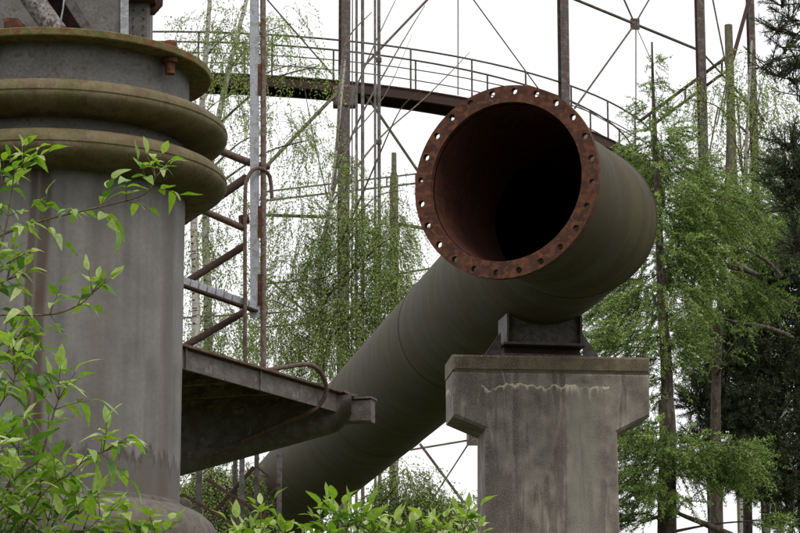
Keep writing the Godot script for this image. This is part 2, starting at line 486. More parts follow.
# ------------------------------------------------------------------ column
func column() -> void:
	var at := Vector3(-1.97, 0, -14)
	var o := thing("steel_column", "thick grey steel column with bulging rings and bolted flange at left edge", "column", at)
	var b := MB.new()
	b.lathe(at, [[0.73, 5.02], [0.73, 3.20]], 128)
	part(o, "shaft", b, M.column)
	b = MB.new()
	b.lathe(at, [[0.725, 3.235], [0.745, 3.225], [0.75, 3.205], [0.80, 3.195], [0.865, 3.165], [0.915, 3.12], [0.945, 3.07], [0.957, 3.02], [0.957, 2.985], [0.945, 2.975], [0.93, 2.93], [0.88, 2.88], [0.80, 2.86], [0.73, 2.85]], 128)
	part(o, "base_ring", b, M.dirty)
	b = MB.new()
	b.lathe(at, [[0.73, 2.86], [0.73, 0.25], [0.95, 0.2], [0.95, -0.05]], 96)
	part(o, "foot", b, M.dirty)
	for k in 2:
		var y := 4.98 + 0.295 * k
		var hh := 0.106 - 0.008 * k
		b = MB.new()
		var prof := []
		for j in 19:
			var a := PI * (0.5 - j / 18.0)
			prof.append([0.722 + 0.248 * pow(maxf(cos(a), 0.0), 0.75), y + hh + hh * signf(sin(a)) * pow(absf(sin(a)), 0.9)])
		prof[9] = [0.971, y + hh + 0.002]
		prof.insert(10, [0.966, y + hh - 0.006])
		b.lathe(at, prof, 128, 32)
		part(o, "bulge_ring", b, M.ring)
	b = MB.new()
	b.lathe(at, [[0.742, 5.71], [0.742, 5.19]], 128)
	part(o, "neck", b, M.grey)
	b = MB.new()
	b.lathe(at, [[0.0, 5.754], [0.86, 5.754], [0.868, 5.748], [0.868, 5.712], [0.862, 5.706], [0.74, 5.706]], 128)
	var fl := part(o, "flange", b, M.rim)
	for dg in [-22.5, 57, 137, -101, -145]:
		var r := deg_to_rad(dg)
		var q := at + Vector3(sin(r), 0, cos(r)) * 0.80
		b = MB.new()
		b.lathe(q + Vector3.UP * 5.754, [[0.0, 0.052], [0.030, 0.050], [0.042, 0.036], [0.042, 0.0]], 6, 20)
		b.lathe(q + Vector3.UP * 5.706, [[0.048, 0.0], [0.048, -0.03], [0.032, -0.034], [0.032, -0.095], [0.0, -0.097]], 6, 20)
		part(fl, "bolt", b, M.rust)
	# upper works standing on the flange
	for pnl in [[Vector3(-1.961, 6.257, -13.62), Vector3(-1.595, 6.257, -13.62), Vector3(-1.584, 5.804, -13.62), Vector3(-1.726, 5.804, -13.62)], [Vector3(-2.716, 6.257, -13.62), Vector3(-2.218, 6.257, -13.62), Vector3(-1.999, 5.804, -13.62), Vector3(-2.698, 5.804, -13.62)]]:
		b = MB.new()
		var back := []
		for q in pnl: back.append(q + Vector3(0, 0, -0.02))
		b.loft(pnl, back)
		part(o, "side_panel", b, M.grey)
	b = MB.new()
	b.bar(Vector3(-2.75, 5.755, -14.35), Vector3(-1.58, 5.755, -14.35), 0.03, 1.4)
	part(o, "shade_back", b, M.rustdark)  # dark sheet added behind the gap so the recess reads as shade
	b = MB.new()
	b.bar(Vector3(-2.75, 6.45, -13.99), Vector3(-1.58, 6.45, -13.99), 0.74, 0.03)
	part(o, "shade_lid", b, M.grey)  # added out of view, shuts out sky light to keep the inside dark
	b = MB.new()
	b.section(Vector3(-1.563, 5.822, -13.6), Vector3(-1.577, 6.418, -13.6), [[0, 0, 0.045, 0.012], [-0.017, -0.03, 0.010, 0.05]], Vector3(0, 0, 1))
	part(o, "angle_upright", b, M.paint)
	b = MB.new()
	b.bar(Vector3(-1.515, 5.906, -13.95), Vector3(-1.522, 6.481, -13.95), 0.135, 0.20, Vector3(0, 0, 1))
	var lug := part(o, "bearing_box", b, M.grey)
	b = MB.new()
	for k in 10:
		var q: Vector3 = Vector3(-1.542, 5.932, -13.84) + Vector3(0.058 * (k % 2), 0.05 * (k / 2), 0)
		b.lathe(q, [[0.0, 0.006], [0.006, 0.003], [0.007, -0.004]], 6)
	part(lug, "rivets", b, M.steel).set_meta("kind", "stuff")
	b = MB.new()
	b.tube([Vector3(-1.593, 6.097, -13.9), Vector3(-1.442, 6.091, -13.9), Vector3(-1.413, 6.133, -13.9), Vector3(-1.412, 6.341, -13.9)], [0.012, 0.03, 0.035, 0.035], 12)
	b.bar(Vector3(-1.582, 6.151, -13.9), Vector3(-1.414, 6.145, -13.9), 0.22, 0.05)
	part(o, "bearing_cap", b, M.rustdark)
	b = MB.new()
	b.tube([Vector3(-1.907, 5.775, -13.32), Vector3(-2.122, 6.072, -13.32)], [0.062], 20)
	part(o, "diagonal_tube", b, M.chipped)
	b = MB.new()
	b.bar(Vector3(-1.739, 5.827, -13.58), Vector3(-1.983, 6.208, -13.58), 0.03, 0.06)
	part(o, "diagonal_flat", b, M.steel)
	b = MB.new()
	b.tube([Vector3(-1.896, 5.837, -13.35), Vector3(-1.882, 5.93, -13.35), Vector3(-1.874, 6.047, -13.35)], [0.005], 6)
	part(o, "wire", b, M.paint)
	b = MB.new()
	var pl := []
	var pr := []
	for q in [Vector3(-2.195, 5.763, -13.28), Vector3(-2.203, 5.844, -13.28), Vector3(-2.176, 5.853, -13.28), Vector3(-2.12, 5.847, -13.28), Vector3(-2.057, 5.786, -13.28), Vector3(-2.056, 5.763, -13.28)]:
		pl.append(q); pr.append(q + Vector3(0, 0, -0.03))
	b.loft(pl, pr)
	part(o, "gusset", b, M.rust)

# ------------------------------------------------------------------ gas main
const F1 := Vector3(0.8876, 6.5823, -20.0)
const BEND := Vector3(1.5337, 6.5823, -21.3948)
const A1 := 0.43379
const A2 := -0.16876
const RP := 0.688
func circle_on_mitre(r: float, k: int, segs: int) -> Vector3:
	var d1 := Vector3(sin(A1), 0, -cos(A1))
	var d2 := Vector3(sin(A2), 0, -cos(A2))
	var s1 := Vector3(cos(A1), 0, sin(A1))
	var a := TAU * k / segs
	var o := (s1 * cos(a) + Vector3.UP * sin(a)) * r
	var nm := d1 + d2
	return BEND + o - d1 * (o.dot(nm) / d1.dot(nm))
func gas_main() -> void:
	var d1 := Vector3(sin(A1), 0, -cos(A1))
	var d2 := Vector3(sin(A2), 0, -cos(A2))
	var s1 := Vector3(cos(A1), 0, sin(A1))
	var s2 := Vector3(cos(A2), 0, sin(A2))
	var o := thing("gas_pipe", "huge cut-off steel gas pipe with open rusty flanged end resting on concrete pier", "pipe", Vector3(BEND.x, BEND.y - RP, BEND.z))
	var G := 96
	# short mouth length, outside and inside
	for w in 2:
		var r := RP if w == 0 else 0.668
		var b := MB.new()
		for k in G + 1:
			var a := TAU * k / G
			var nn := (s1 * cos(a) + Vector3.UP * sin(a))
			var q0 := F1 + d1 * 0.01 + nn * r
			var q1 := circle_on_mitre(r, k, G)
			for j in 7:
				var q := q0.lerp(q1, j / 6.0)
				b.p(q, nn if w == 0 else -nn, Vector2(float(k) / G, (q - F1).dot(d1) / 4.0))
		for k in G:
			for j in 6:
				var a := k * 7 + j
				b.tri(a, a + 1, a + 8); b.tri(a, a + 8, a + 7)
		part(o, "mouth_section" if w == 0 else "mouth_lining", b, M.pipe if w == 0 else M.inside)
		b = MB.new()
		var stations := 40
		var L := 46.0
		for k in G + 1:
			var a := TAU * k / G
			var q0 := circle_on_mitre(r, k, G)
			var off := q0 - BEND
			off -= d2 * off.dot(d2)
			var nn := off.normalized()
			var q1 := BEND + off + d2 * L
			for j in stations + 1:
				var q := q0.lerp(q1, pow(float(j) / stations, 1.4))
				b.p(q, nn if w == 0 else -nn, Vector2(float(k) / G, (q - BEND).dot(d2) / 4.0 + 0.37))
		for k in G:
			for j in stations:
				var a := k * (stations + 1) + j
				b.tri(a, a + 1, a + stations + 2); b.tri(a, a + stations + 2, a + stations + 1)
		part(o, "long_run" if w == 0 else "run_lining", b, M.pipe if w == 0 else M.inside)
	# weld beads at the mitre and round the long run
	var wp := []
	for k in G + 1: wp.append(circle_on_mitre(RP + 0.001, k, G))
	var wb := MB.new()
	wb.tube(wp, [0.007], 6, false)
	part(o, "weld_seam", wb, M.pipe)
	for l in [5.2, 10.4, 15.6]:
		wp = []
		for k in G + 1:
			var a := TAU * k / G
			wp.append(BEND + d2 * l + (s2 * cos(a) + Vector3.UP * sin(a)) * (RP + 0.001))
		wb = MB.new()
		wb.tube(wp, [0.006], 6, false)
		part(o, "weld_seam", wb, M.pipe)
	# flange: 24 sectors, each with a real bolt hole
	var b := MB.new()
	var ri := 0.672
	var ro := 0.815
	var rb := 0.765
	var rh := 0.027
	var th := 0.055
	var n := 24
	var half := PI / n
	for s in n:
		var ac := TAU * (s + 0.5) / n + deg_to_rad(1.0)
		var nv := 32
		var outer := []
		var hole := []
		var hd := []
		for k in nv:
			var a := TAU * (k + 0.5) / nv
			var dx := cos(a)
			var dy := sin(a)
			hole.append(Vector2(ac + dx * rh / rb, rb + dy * rh))
			hd.append(Vector2(dx, dy))
			# nearest border of the sector along that ray
			var tx := half * rb / maxf(absf(dx), 1e-6)
			var ty := ((ro - rb) if dy > 0 else (rb - ri)) / maxf(absf(dy), 1e-6)
			var tt := minf(tx, ty)
			var px := clampf(dx * tt, -half * rb, half * rb)
			outer.append(Vector2(ac + px / rb, clampf(rb + dy * tt, ri, ro)))
		# put the sector's corners in by snapping the nearest samples to them
		for cx in [-1, 1]:
			for cy in [0, 1]:
				var cq := Vector2(ac + cx * half, ri if cy == 0 else ro)
				var bi := 0
				var bd := 1e9
				for k in nv:
					var dq: Vector2 = outer[k] - cq
					var dd := Vector2(dq.x * rb, dq.y).length()
					if dd < bd: bd = dd; bi = k
				outer[bi] = cq
		for face in 2:
			var nn := -d1 if face == 0 else d1
			var z := -th if face == 0 else 0.0
			var base := b.v.size()
			for k in nv:
				for q in [hole[k], outer[k]]:
					b.p(F1 + d1 * z + (s1 * cos(q.x) + Vector3.UP * sin(q.x)) * q.y, nn)
			for k in nv:
				var a := base + k * 2
				var c := base + ((k + 1) % nv) * 2
				b.tri(a, a + 1, c + 1); b.tri(a, c + 1, c)
		var hb := b.v.size()
		for k in nv + 1:
			var q: Vector2 = hole[k % nv]
			var e: Vector2 = hd[k % nv]
			var tang := -s1 * sin(ac) + Vector3.UP * cos(ac)
			var radi := s1 * cos(ac) + Vector3.UP * sin(ac)
			var nn := -(tang * e.x + radi * e.y)
			for z in [-th, 0.0]:
				b.p(F1 + d1 * z + (s1 * cos(q.x) + Vector3.UP * sin(q.x)) * q.y, nn)
		for k in nv:
			var a := hb + k * 2
			b.tri(a, a + 1, a + 3); b.tri(a, a + 3, a + 2)
	for w in 2:
		var r := ro if w == 0 else ri
		var base := b.v.size()
		for k in 193:
			var a := TAU * k / 192
			var nn := s1 * cos(a) + Vector3.UP * sin(a)
			for z in [-th, 0.0]: b.p(F1 + d1 * z + nn * r, nn if w == 0 else -nn)
		for k in 192:
			var a := base + k * 2
			b.tri(a, a + 1, a + 3); b.tri(a, a + 3, a + 2)
	part(o, "bolt_flange", b, M.rust, "rusty ring flange with bolt holes round the open pipe end")
	# hub ring between flange and pipe wall
	wp = []
	for k in G + 1:
		var a := TAU * k / G
		wp.append(F1 + d1 * 0.004 + (s1 * cos(a) + Vector3.UP * sin(a)) * (RP + 0.006))
	wb = MB.new()
	wb.tube(wp, [0.014], 8, false)
	part(o, "flange_weld", wb, M.rust)

func pier() -> void:
	# concrete T pier square to the long run of the pipe
	var d2 := Vector3(sin(A2), 0, -cos(A2))
	var s2 := Vector3(cos(A2), 0, sin(A2))
	var e1 := Vector3(0.995, 0, -0.096)           # along the front of the cap
	var e2 := Vector3(-0.096, 0, -0.995)          # into it
	var fl := Vector3(0.477, 5.575, -22.40)       # front left top corner
	var W := 1.82
	var T := 0.60
	var o := thing("concrete_pier", "weathered T-shaped concrete pier with lime stains carrying the gas pipe", "pier", fl + e1 * W * 0.5 + e2 * T * 0.5 - Vector3.UP * fl.y)
	var slab := 0.148
	var c := 0.02
	# coping slab and cap share the face texture: u along the front, v down from the top
	for pcs in 2:
		var y0 := [0.0, slab + 0.008][pcs] as float
		var b := MB.new()
		var outline := []
		if pcs == 0: outline = [[0, 0], [W, 0], [W, slab], [0, slab]]
		elif pcs == 1: outline = [[0.006, y0], [W - 0.006, y0], [W - 0.006, 0.545], [W - 0.31, 0.70], [W - 0.28, 5.6], [0.27, 5.6], [0.30, 0.685], [0.008, 0.565]]
		var z0 := 0.0 if pcs == 0 else 0.006
		var m := outline.size()
		var ct := Vector2.ZERO
		for q in outline: ct += Vector2(q[0], q[1]) / m
		var pos := func(q, z): return fl + e1 * q[0] - Vector3.UP * q[1] + e2 * z
		# bevelled front: inset face + chamfer, sides, back
		var ins := []
		for q in outline:
			var dd := Vector2(q[0], q[1]) - ct
			ins.append([q[0] - signf(dd.x) * c, q[1] + c * (1.0 if q[1] < 0.2 and pcs == 1 or pcs == 0 and q[1] < 0.01 else -1.0)])
		var k0 := b.v.size()
		for q in ins: b.p(pos.call(q, z0), -e2, Vector2(q[0] / 2.0, q[1] / 2.0))
		var flat := PackedVector2Array()
		for q in ins: flat.append(Vector2(q[0], q[1]))
		var tl := Geometry2D.triangulate_polygon(flat)
		for k in tl.size() / 3: b.tri(k0 + tl[k * 3], k0 + tl[k * 3 + 1], k0 + tl[k * 3 + 2])
		var k1 := b.v.size()
		for q in outline: b.p(pos.call(q, T - z0), e2, Vector2(q[0] / 2.0 + 0.3, q[1] / 2.0))
		for k in tl.size() / 3: b.tri(k1 + tl[k * 3], k1 + tl[k * 3 + 1], k1 + tl[k * 3 + 2])
		for k in m:
			var qa: Array = outline[k]
			var qb: Array = outline[(k + 1) % m]
			var ia: Array = ins[k]
			var ib: Array = ins[(k + 1) % m]
			var ed := Vector2(qb[0] - qa[0], qb[1] - qa[1])
			var n2 := Vector2(ed.y, -ed.x).normalized()
			var em := Vector2(qa[0] + qb[0], qa[1] + qb[1]) * 0.5
			if em.y > 0.55 and em.y < 0.69: n2 = n2 * (signf(n2.y) if absf(n2.y) > 0.01 else 1.0)
			elif n2.dot(Vector2(em.x - ct.x, em.y - (ct.y if m < 5 or em.y > 1.0 else 0.4))) < 0.0: n2 = -n2
			var nn := e1 * n2.x - Vector3.UP * n2.y
			var u := func(q, z): return Vector2((q[0] + z * absf(n2.x) * 1.3) / 2.0, (q[1] + z * absf(n2.y)) / 2.0)
			b.quad(pos.call(ia, z0), pos.call(ib, z0), pos.call(qb, z0 + c), pos.call(qa, z0 + c), (nn - e2).normalized(), u.call(ia, 0), u.call(ib, 0), u.call(qb, c), u.call(qa, c))
			b.quad(pos.call(qa, z0 + c), pos.call(qb, z0 + c), pos.call(qb, T - z0), pos.call(qa, T - z0), nn, u.call(qa, c), u.call(qb, c), u.call(qb, T), u.call(qa, T))
		part(o, ["coping_slab", "stem_and_cap"][pcs], b, M.pier)
	var jb := MB.new()
	jb.loft([fl + e1 * 0.02 - Vector3.UP * slab + e2 * 0.02, fl + e1 * (W - 0.02) - Vector3.UP * slab + e2 * 0.02, fl + e1 * (W - 0.02) - Vector3.UP * slab + e2 * (T - 0.02), fl + e1 * 0.02 - Vector3.UP * slab + e2 * (T - 0.02)],
		[fl + e1 * 0.02 - Vector3.UP * (slab + 0.009) + e2 * 0.02, fl + e1 * (W - 0.02) - Vector3.UP * (slab + 0.009) + e2 * 0.02, fl + e1 * (W - 0.02) - Vector3.UP * (slab + 0.009) + e2 * (T - 0.02), fl + e1 * 0.02 - Vector3.UP * (slab + 0.009) + e2 * (T - 0.02)])
	part(o, "mortar_joint", jb, M.pier)
	# saddle: base channel, web cut to the pipe, stiffeners
	var top := fl.y
	var mid := fl + e1 * 0.85 + e2 * 0.30
	mid.y = top
	var sd := thing("pipe_saddle", "dark steel saddle bracket between pipe bend and concrete pier top", "bracket", mid)
	var P := func(x, y, z): return mid + s2 * x + d2 * z + Vector3.UP * y
	var b := MB.new()
	b.bar(P.call(-0.385, 0.012, -0.02), P.call(0.385, 0.012, -0.02), 0.44, 0.024)
	part(sd, "base_plate", b, M.steel)
	b = MB.new()
	b.bar(P.call(-0.385, 0.125, -0.02), P.call(0.385, 0.125, -0.02), 0.40, 0.022)
	part(sd, "ledge_plate", b, M.steel)
	b = MB.new()
	b.bar(P.call(-0.36, 0.070, -0.02), P.call(0.36, 0.070, -0.02), 0.16, 0.09)
	part(sd, "web", b, M.rustdark)
	# cradle plates under the pipe, cut round it
	for z in [-0.16, 0.12]:
		b = MB.new()
		var axis_x := (BEND + d2 * ((mid - BEND).dot(d2)) - mid).dot(s2)
		var axis_y := BEND.y - top
		var m := 14
		for k in m:
			var x0 := -0.34 + 0.68 * k / m
			var x1 := -0.34 + 0.68 * (k + 1) / m
			var h0 := axis_y - sqrt(maxf(0.001, RP * RP - pow(x0 - axis_x, 2))) - 0.002
			var h1 := axis_y - sqrt(maxf(0.001, RP * RP - pow(x1 - axis_x, 2))) - 0.002
			b.loft([P.call(x0, 0.137, z), P.call(x1, 0.137, z), P.call(x1, h1, z), P.call(x0, h0, z)], [P.call(x0, 0.137, z + 0.02), P.call(x1, 0.137, z + 0.02), P.call(x1, h1, z + 0.02), P.call(x0, h0, z + 0.02)])
		part(sd, "cradle_plate", b, M.steel)
	for s in [-1, 1]:
		b = MB.new()
		b.loft([P.call(s * 0.335, 0.137, -0.215), P.call(s * 0.335, 0.40, -0.215), P.call(s * 0.335, 0.40, 0.17), P.call(s * 0.335, 0.137, 0.17)], [P.call(s * 0.355, 0.137, -0.215), P.call(s * 0.355, 0.40, -0.215), P.call(s * 0.355, 0.40, 0.17), P.call(s * 0.355, 0.137, 0.17)])
		part(sd, "side_stiffener", b, M.steel)
		b = MB.new()
		b.loft([P.call(s * 0.387, 0.025, -0.10), P.call(s * 0.57, 0.003, -0.10), P.call(s * 0.52, 0.06, -0.10), P.call(s * 0.387, 0.245, -0.10)], [P.call(s * 0.387, 0.025, -0.08), P.call(s * 0.57, 0.003, -0.08), P.call(s * 0.52, 0.06, -0.08), P.call(s * 0.387, 0.245, -0.08)])
		part(sd, "gusset", b, M.steel)

# ------------------------------------------------------------------ service platform
func platform() -> void:
	var A := Vector3(-1.38, 4.41, -15.58)
	var B := Vector3(-0.341, 4.41, -17.583)
	var dirf := (B - A).normalized()
	A = A - dirf * 0.75
	var G := Vector3(-2.05, 4.41, -18.15)
	var o := thing("service_platform", "steel service platform with rusty fascia and railing jutting out beside the column", "platform", Vector3(-1.3, 3.8, -17))
	var inn := Vector3(-dirf.z, 0, dirf.x)
	if inn.dot(G - A) < 0: inn = -inn
	# deck plate
	var b := MB.new()
	var A2_ := A + inn * 1.2
	b.loft([A, B, G, A2_], [A - Vector3.UP * 0.02, B - Vector3.UP * 0.02, G - Vector3.UP * 0.02, A2_ - Vector3.UP * 0.02])
	part(o, "deck_plate", b, M.soffit)
	b = MB.new()
	for k in 5:
		var p0 := A.lerp(B, 0.16 + 0.18 * k) + inn * 0.03
		b.section(p0 - Vector3.UP * 0.06, p0.lerp(A2_.lerp(G, 0.16 + 0.18 * k), 0.98) - Vector3.UP * 0.06, [[0, 0, 0.012, 0.075]])
	part(o, "deck_ribs", b, M.soffit)
	# fascia in two plates with an upright joint, and the top lip
	var J := A + dirf * ((Vector3(-0.939, 4.41, -16.424)) - A).dot(dirf)
	var seg := [[A, J - dirf * 0.004, "fascia_plate"], [J + dirf * 0.004, B, "fascia_plate"]]
	var fp: MeshInstance3D
	for s in seg:
		b = MB.new()
		b.bar(s[0] - Vector3.UP * 0.078, s[1] - Vector3.UP * 0.078, 0.014, 0.125)
		fp = part(o, s[2], b, M.fascia)
	b = MB.new()
	b.bar(A - inn * 0.012 + Vector3.UP * 0.004, B - inn * 0.012 + Vector3.UP * 0.004, 0.06, 0.018)
	part(o, "top_lip", b, M.tubes)
	b = MB.new()
	b.bar(J - inn * 0.012 - Vector3.UP * 0.14, J - inn * 0.012, 0.02, 0.012, dirf)
	part(fp, "joint_strip", b, M.fascia)
	b = MB.new()
	b.bar(A + dirf * 0.77 - inn * 0.012 - Vector3.UP * 0.135, A + dirf * 0.77 - inn * 0.012, 0.025, 0.012, dirf)
	part(fp, "joint_strip", b, M.fascia)
	# tapering trough-shaped bracket girder under the far edge
	b = MB.new()
	var tip := B + Vector3(0.0, 0, 0.0)
	var root := G + Vector3(-0.3, 0, -0.05)
	var gd := (root - tip).normalized()
	var gs := Vector3(gd.z, 0, -gd.x)
	if gs.z < 0: gs = -gs
	var ns := 10
	var np := 12
	var base := b.v.size()
	var glen := tip.distance_to(root)
	var runs := [0.0, 0.008, 0.022, 0.045, 0.075, 0.11, 0.15, 0.4, 0.8, 1.3, glen]
	for k in ns + 1:
		var f: float = runs[k] / glen
		var q := tip.lerp(root, f)
		var dep := lerpf(0.25, 0.72, f)
		if runs[k] < 0.11: dep -= 0.11 * (1.0 - sqrt(1.0 - pow(1.0 - runs[k] / 0.11, 2.0)))
		var rr := 0.12
		for j in np + 1:
			# U section: front wall down, round the bottom, back wall up
			var a := PI * j / np
			var x := cos(a) * rr
			var y := -dep + rr - sin(a) * rr
			var nn := gs * cos(a) - Vector3.UP * sin(a)
			var off := gs * (x + rr)
			if k == 0: off -= gd * (off.x / gd.x)
			if j == 0: b.p(q + off - Vector3.UP * 0.022, gs)
			b.p(q + off + Vector3.UP * y, nn)
			if j == np: b.p(q + off - Vector3.UP * 0.022, -gs)
	var row := np + 3
	for k in ns:
		for j in row - 1:
			var a := base + k * row + j
			b.tri(a, a + 1, a + row + 1); b.tri(a, a + row + 1, a + row)
	var cc := b.p((b.v[base] + b.v[base + row - 1]) * 0.5 - Vector3.UP * 0.08, Vector3.RIGHT)
	for j in row: b.p(b.v[base + j], Vector3.RIGHT)
	for j in row - 1: b.tri(cc, cc + 1 + j, cc + 2 + j)
	part(o, "bracket_girder", b, M.fascia)
	b = MB.new()
	b.bar(tip - gs * 0.02 + gd * 0.1 - Vector3.UP * 0.105, tip - gs * 0.02 - gd * 0.15 - Vector3.UP * 0.105, 0.10, 0.165)
	part(o, "girder_stub", b, M.fascia)
	b = MB.new()
	b.bar(tip + gs * 0.12 + gd * 0.50 + Vector3.UP * 0.001, tip + gs * 0.12 - gd * 0.03 + Vector3.UP * 0.001, 0.30, 0.018)
	part(o, "girder_top_plate", b, M.tubes)
	b = MB.new()
	b.bar(tip - gs * 0.02 + gd * 0.1 - Vector3.UP * 0.016, tip - gs * 0.02 - gd * 0.16 - Vector3.UP * 0.016, 0.13, 0.012)
	part(o, "stub_plate", b, M.fascia)
	# standing post: painted angle and rusty pipe side by side
	var dz := -J.z
	b = MB.new()
	b.tube([Vector3(-0.916, 4.423, -16.52), Vector3(-0.94, 6.585, -16.52), Vector3(-0.956, 7.453, -16.52)], [0.020], 12)
	part(o, "post_pipe", b, M.postpipe)
	b = MB.new()
	b.section(Vector3(-0.978, 4.774, -16.5), Vector3(-1.014, 7.446, -16.5), [[0, 0, 0.058, 0.008], [0.026, -0.03, 0.008, 0.06]], Vector3(0, 0, 1))
	var pa := part(o, "post_angle", b, M.paint)
	for q in [Vector3(-0.953, 5.436, -16.5), Vector3(-0.948, 4.966, -16.5), Vector3(-0.965, 6.436, -16.5)]:
		b = MB.new()
		b.bar(q - Vector3.UP * 0.11, q + Vector3.UP * 0.11, 0.022, 0.014, Vector3(0, 0, 1))
		part(pa, "post_batten", b, M.rust)
	b = MB.new()
	b.tube(curve([Vector3(-1.031, 4.457, -16.4), Vector3(-1.039, 5.014, -16.4), Vector3(-1.045, 5.6, -16.4), Vector3(-1.029, 5.73, -16.42), Vector3(-0.984, 5.794, -16.45), Vector3(-0.926, 5.799, -16.5), Vector3(-0.887, 5.756, -16.55), Vector3(-0.872, 5.615, -16.55)], 4), [0.0135], 10)
	part(o, "hoop_tube", b, M.tubes)
	b = MB.new()
	b.tube(curve([Vector3(-0.926, 4.423, -16.56), Vector3(-0.779, 4.474, -16.7), Vector3(-0.668, 4.509, -16.8), Vector3(-0.596, 4.516, -16.9), Vector3(-0.544, 4.484, -17), Vector3(-0.512, 4.414, -17.08), Vector3(-0.519, 4.343, -17.12), Vector3(-0.568, 4.276, -17.14), Vector3(-0.651, 4.224, -17.14), Vector3(-0.838, 4.174, -17.3), Vector3(-1.09, 4.083, -17.45), Vector3(-1.381, 3.976, -17.6)], 4), [0.0165], 10)
	part(o, "bent_rail", b, M.tubes)
	for t in [
		[Vector3(-1.366, 5.923, -16.2), Vector3(-1.025, 5.861, -16.55), 0.026, "rail_tube"], [Vector3(-1.025, 5.861, -16.55), Vector3(-0.898, 5.851, -16.62), 0.022, "rail_tube"],
		[Vector3(-1.494, 5.35, -16.25), Vector3(-1.052, 5.763, -16.58), 0.030, "diagonal_tube"], [Vector3(-1.344, 5.438, -16.1), Vector3(-1.058, 5.376, -16.42), 0.023, "rail_tube"],
		[Vector3(-1.525, 4.901, -16.25), Vector3(-1.06, 5.287, -16.58), 0.025, "diagonal_tube"], [Vector3(-1.53, 4.471, -16.25), Vector3(-1.054, 4.83, -16.58), 0.024, "diagonal_tube"]]:
		b = MB.new()
		b.tube([t[0], t[1]], [t[2]], 12)
		part(o, t[3], b, M.rustdark if t[3] == "diagonal_tube" else M.tubes)
	b = MB.new()
	b.tube([Vector3(-1.08, 5.436, -16.44), Vector3(-1.028, 5.448, -16.46)], [0.034], 10)
	part(o, "clamp", b, M.rust)
	var ra := Vector3(-1.498, 4.954, -16.08)
	var rz := Vector3(-0.968, 4.839, -16.5)
	b = MB.new()
	b.bar(ra - Vector3.UP * 0.02, rz - Vector3.UP * 0.02, 0.05, 0.016)
	var tb := part(o, "tread_bar", b, M.rustdark)
	for k in 10:
		var f0 := k / 10.0 + 0.008
		b = MB.new()
		b.bar(ra.lerp(rz, f0) + Vector3.UP * 0.013, ra.lerp(rz, f0 + 0.082) + Vector3.UP * 0.013, 0.028, 0.05)
		part(tb, "tread_block", b, M.paint)

func curve(pts: Array, n: int) -> Array:
	var out := []
	for k in pts.size() - 1:
		var a: Vector3 = pts[maxi(k - 1, 0)]
		var b: Vector3 = pts[k]
		var c: Vector3 = pts[k + 1]
		var d: Vector3 = pts[mini(k + 2, pts.size() - 1)]
		for j in n: out.append(b.cubic_interpolate(c, a, d, float(j) / n))
	out.append(pts[pts.size() - 1])
	return out

func trestle() -> void:
	var o := thing("steel_trestle", "lattice trestle of thin steel posts under the platform girder", "trestle", Vector3(-1.6, 0, -23))
	for t in [[Vector3(-1.437, 4.614, -22.6), 0.030], [Vector3(-1.35, 4.683, -23.4), 0.028], [Vector3(-1.096, 4.678, -22.6), 0.030], [Vector3(-1.888, 4.494, -23.4), 0.036], [Vector3(-1.552, 4.607, -23.4), 0.028]]:
		var q: Vector3 = t[0]
		var b := MB.new()
		b.section(Vector3(q.x, -0.1, q.z), q + Vector3.UP * 0.5, [[0, 0, t[1] * 1.6, t[1] * 0.4], [0, -t[1] * 0.6, t[1] * 0.4, t[1] * 1.4]], Vector3(0, 0, 1))
		part(o, "post", b, M.steel)
	for t in [[Vector3(-1.972, 4.316, -22.55), Vector3(-1.244, 3.891, -22.55), 0.05], [Vector3(-1.757, 4.453, -22.55), Vector3(-1.037, 3.991, -22.55), 0.06], [Vector3(-1.306, 4.571, -22.55), Vector3(-1.086, 4.389, -22.55), 0.035], [Vector3(-1.087, 4.407, -22.55), Vector3(-1.444, 4.063, -22.55), 0.02],
		[Vector3(-1.371, 4.667, -23.35), Vector3(-1.758, 4.216, -23.35), 0.07], [Vector3(-2.039, 4.244, -23.35), Vector3(-1.586, 3.935, -23.35), 0.05], [Vector3(-1.848, 3.918, -22.55), Vector3(-1.519, 4.262, -22.55), 0.03]]:
		var b := MB.new()
		b.bar(t[0], t[1], t[2] * 0.4, t[2] * 0.5)
		part(o, "brace", b, M.rustdark)
	var b := MB.new()
	b.bar(Vector3(-2.039, 4.873, -23), Vector3(-1.076, 4.966, -23), 0.15, 0.16)
	part(o, "head_beam", b, M.steel)
	b = MB.new()
	b.bar(Vector3(-2.317, 4.364, -23.1), Vector3(-1.98, 4.169, -23.1), 0.02, 0.26)
	part(o, "web_plate", b, M.steel)

